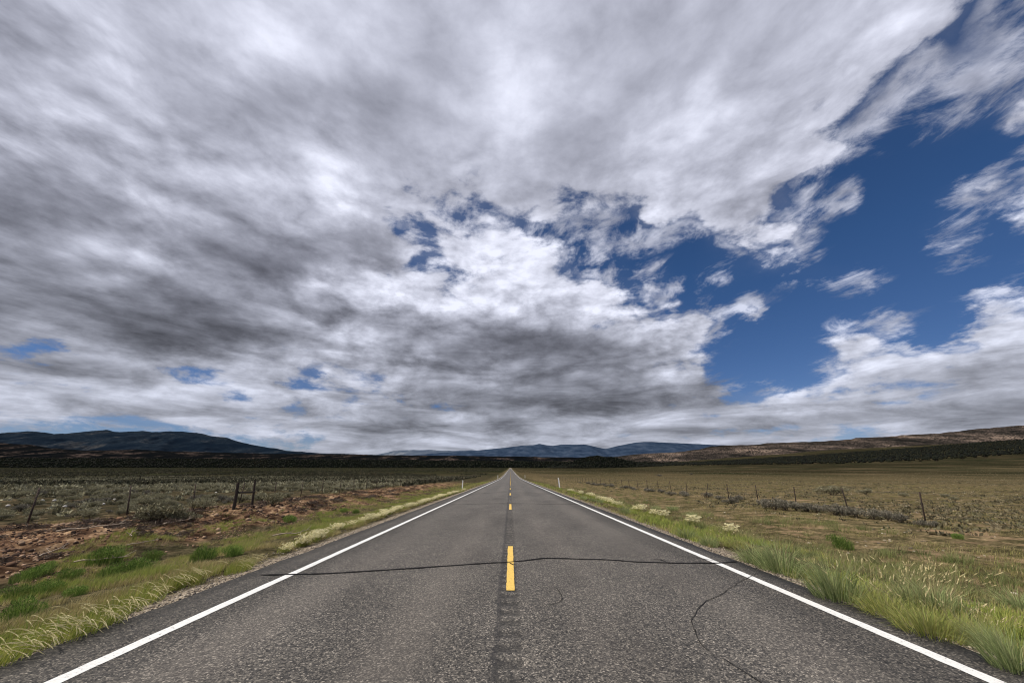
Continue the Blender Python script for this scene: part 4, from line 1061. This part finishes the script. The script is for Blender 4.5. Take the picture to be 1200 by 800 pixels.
fox_row([(262, 676), (300, 661), (335, 646)], .55, GL, 'plumed grass clump in the continuous row along the left road edge', (0, 2), .7, .25)
fox_row([(335, 648), (352, 640), (367, 631), (385, 625), (407, 617), (422, 614), (440, 607.5), (457, 601.5), (475, 596), (492, 590.5), (512, 584), (532, 578), (543, 575)], .42, GL, 'plumed grass clump in the continuous row along the left road edge', (1, 1, 0), .62, .06)
GR = 'plumed grass clumps in patches along the right verge'
for path in ([(664, 575.5), (682, 580)], [(686, 581), (697, 584)], [(700, 585.5), (712, 590)], [(718, 592), (726, 595)], [(742, 598.5), (756, 601.5)], [(758, 602.5), (772, 607)], [(800, 613.5), (817, 617)], [(835, 622), (850, 626)]):
    fox_row(path, .40, GR, 'plumed grass clump in one of the pale patches along the right verge', (1, 0), .75)

# ---------------------------------------------------------------- dead brush, branches, stones on the bare earth
def brush_mesh(n=70, s=.5):
    ps = []
    for _ in range(n):
        a = rng.uniform(0, 6.28); r = s * rng.random(); z = .02 + .22 * rng.random()
        p = np.array([math.cos(a) * r, math.sin(a) * r, z]); d = rdir(1)[0] * rng.uniform(.08, .25); d[2] *= .5
        c = [(0.045, 0.032, 0.026), (0.07, 0.05, 0.04), (0.11, 0.085, 0.065), (0.20, 0.165, 0.13)][int(rng.choice(4, p=[.4, .35, .18, .07]))]
        ps.append(twig(p - d, p + d, .012, .006, c))
    return join(ps)
brushes = []
for _ in range(4):
    V, F, C = brush_mesh(); m_ = mesh_np('dead_brush', V, F, C); m_.materials.append(M_twig); brushes.append(m_)
def branch_mesh():
    ps = []; p = np.array([-.5, 0, .05]); d = np.array([1, 0, .1])
    for i in range(7):
        q = p + d * .15 + rdir(1)[0] * .04; q[2] = max(q[2], .03)
        ps.append(twig(p, q, .022 - .002 * i, .020 - .002 * i, (.36, .29, .22)))
        if i in (2, 4, 5): e = q + np.array([.12, rng.uniform(-.25, .25), .12]); ps.append(twig(q, e, .012, .005, (.33, .27, .21)))
        p = q; d = d + rdir(1)[0] * .25; d[2] *= .3; d /= np.linalg.norm(d)
    return join(ps)
branches = []
for _ in range(3):
    V, F, C = branch_mesh(); m_ = mesh_np('dry_branch', V, F, C); m_.materials.append(M_twig); branches.append(m_)
cnt = 0
for _ in range(900):
    y = math.exp(rng.uniform(math.log(5), math.log(60))); x = -rng.uniform(10.8, 17.0)
    if float(fbm(x / 2.2, y / 2.2, 3, 21)) < .5: continue
    o = link('dead_brush', brushes[int(rng.integers(0, 4))], loc=(x, y, float(terrain(x, y)))); s = rng.uniform(.35, .85)
    o.scale = (s, s, s * rng.uniform(.7, 1.1)); o.rotation_euler = (0, 0, rng.uniform(0, 6.28))
    tag(o, 'dark dead brush pile grubbed up on the bare red earth left of the verge', 'brush', 'dead brush on the bare earth left of the road'); cnt += 1
    if cnt > 280: break
for px, py, rz, s, lab in [(110, 663, .1, .9, 'pale forked dry branch lying under the vivid green plant'), (100, 625, .6, 1.2, 'long pale dry branch arching over the bare earth'),
    (58, 652, 2.0, .8, 'bleached dry branch at the edge of the left dark brush'), (207, 615, 1.2, .9, 'upright pale dry branch beside the bare earth patch'), (152, 630, 2.4, .7, 'short pale dry branch in the middle of the dead brush'),
    (340, 630, .5, .9, 'grey dry branch on the verge beyond the deep green plant'), (165, 640, .9, .6, 'thin pale dry branch above the wide low green plant')]:
    p = ground_at(px, py); o = link('dry_branch', branches[int(rng.integers(0, 3))], loc=p + Vector((0, 0, .05))); o.scale = (s,) * 3; o.rotation_euler = (0, 0, rz)
    tag(o, lab, 'branch')

tt = MT('pale_rock', 0.9, 0.2); tt.color(tt.ramp(tt.noise(6, 6, .6), [(0.3, (0.38, 0.35, 0.31)), (0.6, (0.62, 0.59, 0.54))])); tt.bump(tt.noise(14, 5), .5, .03); M_rock = tt.m
tt = MT('earth_clods', 0.95, 0.1); tt.color(tt.tone()); M_clod = tt.m
ICO_V = []; t_ = (1 + 5 ** .5) / 2
for a in (-1, 1):
    for b in (-t_, t_): ICO_V += [(a, b, 0), (0, a, b), (b, 0, a)]
ICO_V = np.array(ICO_V) / math.hypot(1, t_)
def hull_faces(V):
    F = []
    n = len(V)
    for i in range(n):
        for j in range(i + 1, n):
            for k_ in range(j + 1, n):
                nn = np.cross(V[j] - V[i], V[k_] - V[i]); d = V @ nn - V[i] @ nn
                if np.all(d < 1e-6): F.append((i, j, k_))
                elif np.all(d > -1e-6): F.append((i, k_, j))
    return np.array(F)
ICO_F = hull_faces(ICO_V)
def lumps(P, R, cols, jit=.35, squash=.7):
    n = len(P); V = ICO_V[None] * (1 + U(-jit, jit, (n, 12)))[..., None] * R[:, None, None]
    V[..., 2] *= squash
    a = U(0, 6.28, n); c, s = np.cos(a)[:, None], np.sin(a)[:, None]
    X = V[..., 0] * c - V[..., 1] * s; Y = V[..., 0] * s + V[..., 1] * c
    V = np.stack([X, Y, V[..., 2]], -1) + P[:, None]
    F = (np.arange(n)[:, None, None] * 12 + ICO_F[None]).reshape(-1, 3)
    return V.reshape(-1, 3), None, F, np.repeat(cols, 12, 0)
# gravel and clods: stuff
def gravel(name, x, y, r, cols, label, lift=.3, sq=.7):
    V, F, C = join([lumps(np.column_stack([x, y, terrain(x, y) + r * lift]), r, cols, .3, sq)])
    o = link(name, mesh_np(name, V, F, C), M_clod); tag(o, label, 'gravel', kind='stuff')
n = 9000; y = np.exp(U(math.log(1.8), math.log(25), n)); s_ = np.where(rng.random(n) < .5, -1, 1)
x = s_ * np.where(s_ < 0, U(4.3, 5.3, n), U(4.24, 5.0, n))
gravel('roadside_gravel', x, y, U(.006, .018, n), pick([(.22, .18, .14), (.14, .12, .10), (.34, .29, .23), (.09, .08, .07)], n), 'loose gravel along both asphalt edges')
n = 22000; y = np.exp(U(math.log(4), math.log(60), n)); x = -U(8.8, 18, n); k = fbm(x / 1.1, y / 1.1, 4, 21) > .45; x, y = x[k], y[k]; n = len(x)
gravel('earth_clods', x, y, U(.010, .042, n), pick([(.25, .15, .095), (.16, .095, .06), (.09, .06, .045), (.33, .22, .15), (.05, .035, .028)], n), 'broken clods of red earth on the bare bank', .2)
n = 1800; y = np.exp(U(math.log(5), math.log(50), n)); x = -U(10, 17.5, n); k = fbm(x / 2, y / 2, 3, 27) > .5; x, y = x[k], y[k]; n = len(x)
gravel('bank_rocks', x, y, U(.02, .08, n) * (1 + .6 * (y > 14)), pick([(.17, .10, .062), (.11, .065, .042), (.26, .18, .12), (.06, .04, .03)], n), 'broken red brown rocks heaped on the bare earth bank', .25, .75)
n = 5000; y = np.exp(U(math.log(4), math.log(70), n)); x = U(7, 60, n); k = (fbm(x / 3, y / 3, 3, 33) > .5); x, y = x[k], y[k]; n = len(x)
gravel('field_stones', x, y, U(.015, .055, n), pick([(.30, .25, .18), (.20, .16, .11), (.42, .37, .29), (.12, .10, .075)], n), 'small stones littering the dry field on the right', .2, .5)
for px, py, r, lab in [(47, 593.5, .20, 'left rock of the pair of white rocks in the sagebrush'), (61, 593.5, .19, 'right rock of the pair of white rocks in the sagebrush'), (73, 602, .15, 'small white rock nearest the left fence'),
    (6, 601, .17, 'white rock at the left edge among the sagebrush'), (119, 598.5, .13, 'white rock left of the second fence post'), (132, 592, .14, 'white rock farther back behind the second fence post'), (252, 582.5, .2, 'white rock in the scrub left of the wooden posts')]:
    p = ground_at(px, py - 1); V, F, C = join([lumps(np.array([[0, 0, 0.]]), np.array([r]), np.array([[.5, .5, .5]]), .2, .7)])
    s = .55
    o = link('white_rock', mesh_np('white_rock', V * s, F), M_rock, loc=p + Vector((0, 0, .32))); tag(o, lab, 'rock')

# ---------------------------------------------------------------- woodland
TREEC = [(0.005, 0.007, 0.004), (0.008, 0.010, 0.005), (0.003, 0.004, 0.003), (0.014, 0.015, 0.008)]  # foliage darkened so the colour holds the cloud shadow on the trees
def wood_points(V, n, z0=0):
    nr, nx = V.shape[:2]
    r = rng.random(n) * (nr - 7.01); c = rng.random(n) * (nx - 1.01)
    i, j = r.astype(int), c.astype(int); fr, fc = (r - i)[:, None], (c - j)[:, None]
    return (V[i, j] * (1 - fc) + V[i, j + 1] * fc) * (1 - fr) + (V[i + 1, j] * (1 - fc) + V[i + 1, j + 1] * fc) * fr
def woodland(name, P, R, label):
    k = np.repeat(np.arange(len(P)), 2)
    Q = P[k] + np.stack([U(-.5, .5, len(k)), U(-.5, .5, len(k)), U(.3, .9, len(k))], 1) * R[k][:, None]
    V, F, C = join([lumps(Q, R[k] * U(.6, 1.0, len(k)), pick(TREEC, len(k), .3), .35, 1.1)])
    o = link(name, mesh_np(name, V, F, C), M_tree); tag(o, label, 'woodland', kind='stuff')
woodland('pinyon_woodland', wood_points(W1, 14000), U(2.2, 5.0, 14000), 'dark belt of pinyon and juniper across the far end of the valley')
woodland('pinyon_woodland', wood_points(W2, 1500), U(2.0, 4.2, 1500), 'dark pinyon trees covering the knoll right of where the road ends')
# right hillside: woods start above a line that climbs to the right
def cam_px(x, y, z):
    c, s = math.cos(YAW), math.sin(YAW); xx = x * c - y * s; yy = x * s + y * c; zz = z - CAM_H
    fw = yy * math.cos(TH) + zz * math.sin(TH); up = -yy * math.sin(TH) + zz * math.cos(TH)
    return 600 + FPX * xx / fw, 400 - FPX * up / fw
n = 60000; y = U(700, 2600, n); x = U(200, 4200, n); z = terrain(x, y); a, b = cam_px(x, y, z)
line = np.interp(a, [600, 740, 1000, 1040, 1090, 1130, 1200, 1400], [548, 546.3, 543, 541.5, 539.5, 536, 532, 524])
k = (b < line - 0.2) & (a < 1500) & (a > 740); x, y, z = x[k][:15000], y[k][:15000], z[k][:15000]
woodland('pinyon_woodland', np.column_stack([x, y, z]), U(1.8, 4.0, len(x)), 'dark pinyon and juniper woods on the slope at the right')
def juniper_tree(n=500):
    lb = [(rng.uniform(-.9, .9), rng.uniform(-.9, .9), rng.uniform(.9, 2.6), rng.uniform(.6, 1.0)) for _ in range(10)]
    V, F, C = join([leaf_cloud(lb, 1100, .17, TREEC, .3)]); cm = mesh_np('crown', V, F, C); cm.materials.append(M_tree)
    V, F, C = join([twig((0, 0, -.3), (.1, 0, 1.0), .2, .15, (.08, .06, .05)), twig((.1, 0, 1.0), (-.1, .1, 2.4), .15, .06, (.08, .06, .05)), twig((.1, 0, .9), (.7, .3, 1.8), .1, .05, (.08, .06, .05)), twig((.1, 0, .8), (-.6, -.3, 1.7), .1, .05, (.08, .06, .05))])
    tm = mesh_np('trunk', V, F, C); tm.materials.append(M_twig); return [('crown', cm), ('trunk', tm)]
jt = [juniper_tree(), juniper_tree()]
for px, py, hp, lab in [(1128.5, 538.5, 4.5, 'rounded juniper standing clear below the wooded slope, left of two close ones'), (1143.5, 537.2, 3, 'smallest juniper between the rounded and the wide ones'), (1155, 536.6, 5, 'wide juniper farthest right below the wooded slope'),
    (1098, 540.8, 4, 'wide juniper in front of the wood edge, farthest left but one'), (1079, 541.3, 3, 'juniper farthest left of those in front of the wood edge')]:
    p = ground_at(px, py); s = px_h(p, hp) / 3.2
    place('juniper_tree', jt[int(rng.integers(0, 2))], p, lab, 'tree', 'junipers in front of the wood edge on the right', s * 1.3, s)

# ---------------------------------------------------------------- fences and road markers
tt = MT('rusty_post_steel', 0.8, 0.3); tt.color(tt.ramp(tt.noise(9, 5), [(0.3, (0.018, 0.013, 0.011)), (0.6, (0.05, 0.032, 0.024))])); M_steel = tt.m
tt = MT('weathered_post_wood', 0.9, 0.1); tt.color(tt.ramp(tt.noise(6, 6, .6, vec=tt.scaled((6, 6, .6))), [(0.3, (0.022, 0.017, 0.014)), (0.6, (0.07, 0.055, 0.045))])); M_wood = tt.m
tt = MT('fence_wire', 0.5, 0.4); tt.color(tt.ramp(tt.noise(2, 3), [(0.3, (0.06, 0.05, 0.045)), (0.7, (0.12, 0.11, 0.10))])); M_wire = tt.m
tt = MT('white_marker_plastic', 0.5, 0.4); tt.color(tt.ramp(tt.noise(5, 4), [(0.3, (0.62, 0.61, 0.58)), (0.6, (0.80, 0.80, 0.78))])); M_mark = tt.m

def boxes(bs):
    V = []; F = []
    for (x0, x1, y0, y1, z0, z1) in bs:
        o = len(V)
        V += [(x0, y0, z0), (x1, y0, z0), (x1, y1, z0), (x0, y1, z0), (x0, y0, z1), (x1, y0, z1), (x1, y1, z1), (x0, y1, z1)]
        F += [(o, o + 3, o + 2, o + 1), (o + 4, o + 5, o + 6, o + 7), (o, o + 1, o + 5, o + 4), (o + 1, o + 2, o + 6, o + 5), (o + 2, o + 3, o + 7, o + 6), (o + 3, o, o + 4, o + 7)]
    return np.array(V, float), [np.array(F)], None
V, F, _ = boxes([(-.030, .030, -.006, .006, -.3, 1.32), (-.006, .006, .0065, .040, -.3, 1.318)] + [(-.008, .008, -.016, -.0065, z, z + .012) for z in np.arange(.1, 1.28, .06)])
T_POST = mesh_np('steel_post', V, F); T_POST.materials.append(M_steel)
def round_post(h, r, n=12, name='wooden_post'):
    V = []; zs = [-.4, 0, .3, .7, h - .03, h]
    for q, z in enumerate(zs):
        for k in range(n):
            a = k * 2 * math.pi / n; rr = r * (1 + .06 * math.sin(3 * a + z * 2)) * (1.08 - .1 * z / h) * (.9 if q == 5 else 1)
            V.append((rr * math.cos(a) + .01 * math.sin(z * 3), rr * math.sin(a), z + (.03 * math.cos(a) if q == 5 else 0)))
    F = [(i * n + k, i * n + (k + 1) % n, (i + 1) * n + (k + 1) % n, (i + 1) * n + k) for i in range(5) for k in range(n)]
    V.append((0, 0, h + .005)); c = len(V) - 1
    me = bpy.data.meshes.new(name); me.from_pydata([tuple(v) for v in V], [], F + [(5 * n + k, 5 * n + (k + 1) % n, c) for k in range(n)])
    me.materials.append(M_wood); return me
def fence(xf, y_first, y_last, leans, label, wood=()):
    e = empty('wire_fence', (xf, y_first, float(terrain(xf, y_first))), label, 'fence')
    o0 = Vector(e.location); k = 0; y = y_first; tops = []
    while y < y_last:
        x = xf; z = float(terrain(x, y)); lean = leans.get(k, rng.normal() * .05)
        if k not in wood:
            p = link('post', T_POST, parent=e, loc=Vector((x, y, z)) - o0); p.rotation_euler = (rng.normal() * .03, lean, rng.normal() * .1)
        tops.append((x, y, z, lean)); y += 3.68; k += 1
    for hw in (.42, .70, .98, 1.24):
        V = []; F = []
        path = []
        for a, b in zip(tops[:-1], tops[1:]):
            for t in (0, .25, .5, .75):
                lx = a[3] * (1 - t) + b[3] * t
                path.append((a[0] + lx * hw - .012, a[1] + (b[1] - a[1]) * t, (a[2] * (1 - t) + b[2] * t) + hw - .03 * 4 * t * (1 - t) * (hw == 1.24 or 1)))
        P_ = np.array(path) - np.array(o0); r = .0036
        for c in P_: V += [(c[0] + r, c[1], c[2]), (c[0] - r * .5, c[1], c[2] + r * .87), (c[0] - r * .5, c[1], c[2] - r * .87)]
        n = len(P_)
        F = [(i * 3 + q, i * 3 + (q + 1) % 3, (i + 1) * 3 + (q + 1) % 3, (i + 1) * 3 + q) for i in range(n - 1) for q in range(3)]
        link('wire', mesh_np('wire', np.array(V), [np.array(F)]), M_wire, parent=e)
    return e, o0
# first right post in view stands at Y about 17 m
fence(18.0, 17.0 - 3.68 * 2, 240, {0: .03, 1: -.04, 2: .13, 3: .0, 4: .05, 5: .02, 6: .03, 7: .34, 8: .05},
      'wire fence on thin steel posts along the right field, one post leaning hard')
eL, oL = fence(-18.0, 15.2 - 4.1 * 1, 200, {0: -.1, 1: -.12, 2: -.2, 3: -.16, 6: .0},
      'wire fence left of the road with two stout wooden posts among thin steel ones')
for px, py, hp, r, lean, lab in [(273.5, 596.5, 25, .085, -.06, 'thicker leaning wooden post'), (295, 592, 24, .075, -.09, 'wooden post on the right end of the rail')]:
    p = ground_at(px, py); h = px_h(p, hp)
    o = link('wooden_post', round_post(h * .95, r * .8), parent=eL, loc=p - oL); o.rotation_euler = (0, lean, 0); o['label'] = lab
a = ground_at(274.5, 596.5); b = ground_at(295, 592)
z = 0.75
V, Q, _, _ = twig(a + Vector((0, 0, z)), b + Vector((0, 0, z)), .05, .045, (1, 1, 1))
link('brace_rail', mesh_np('brace_rail', V - np.array(oL), [Q]), M_wood, parent=eL)

def marker_mesh():
    n = 9; V = []; F = []
    zs = [-.3, 0, .6, 1.10, 1.16, 1.20]; ws = [.05, .05, .05, .05, .042, .025]
    for z, w in zip(zs, ws):
        for side in (1, -1):
            for k in range(n):
                t = -1 + 2 * k / (n - 1); V.append((w * t * side, .016 * (1 - t * t) - (.004 if side < 0 else 0) , z))
    m = 2 * n
    for i in range(len(zs) - 1):
        for k in range(m): F.append((i * m + k, i * m + (k + 1) % m, (i + 1) * m + (k + 1) % m, (i + 1) * m + k))
    F.append(tuple(range((len(zs) - 1) * m, len(zs) * m)))
    me = bpy.data.meshes.new('marker_post'); me.from_pydata(V, [], F); me.materials.append(M_mark); return me
MK = marker_mesh()
for px, py, hp, lean, lab in [(655.8, 571.5, 11.5, -.1, 'white roadside marker post on the right verge, nearest on that side'), (541.6, 573.0, 10, .02, 'white roadside marker post on the left verge, nearest on that side'),
     (583.4, 560.6, 4, 0, 'small distant white marker post left of the road at the dip'), (615.2, 560.0, 3.6, 0, 'small distant white marker post right of the road at the dip')]:
    p = ground_at(px, py); s = px_h(p, hp) / 1.2
    o = link('marker_post', MK, loc=p); o.scale = (1.5 * s if s > .8 else 1.4, 1.2, s); o.rotation_euler = (0, lean, 0)
    tag(o, lab, 'marker post', 'white marker posts beside the road')
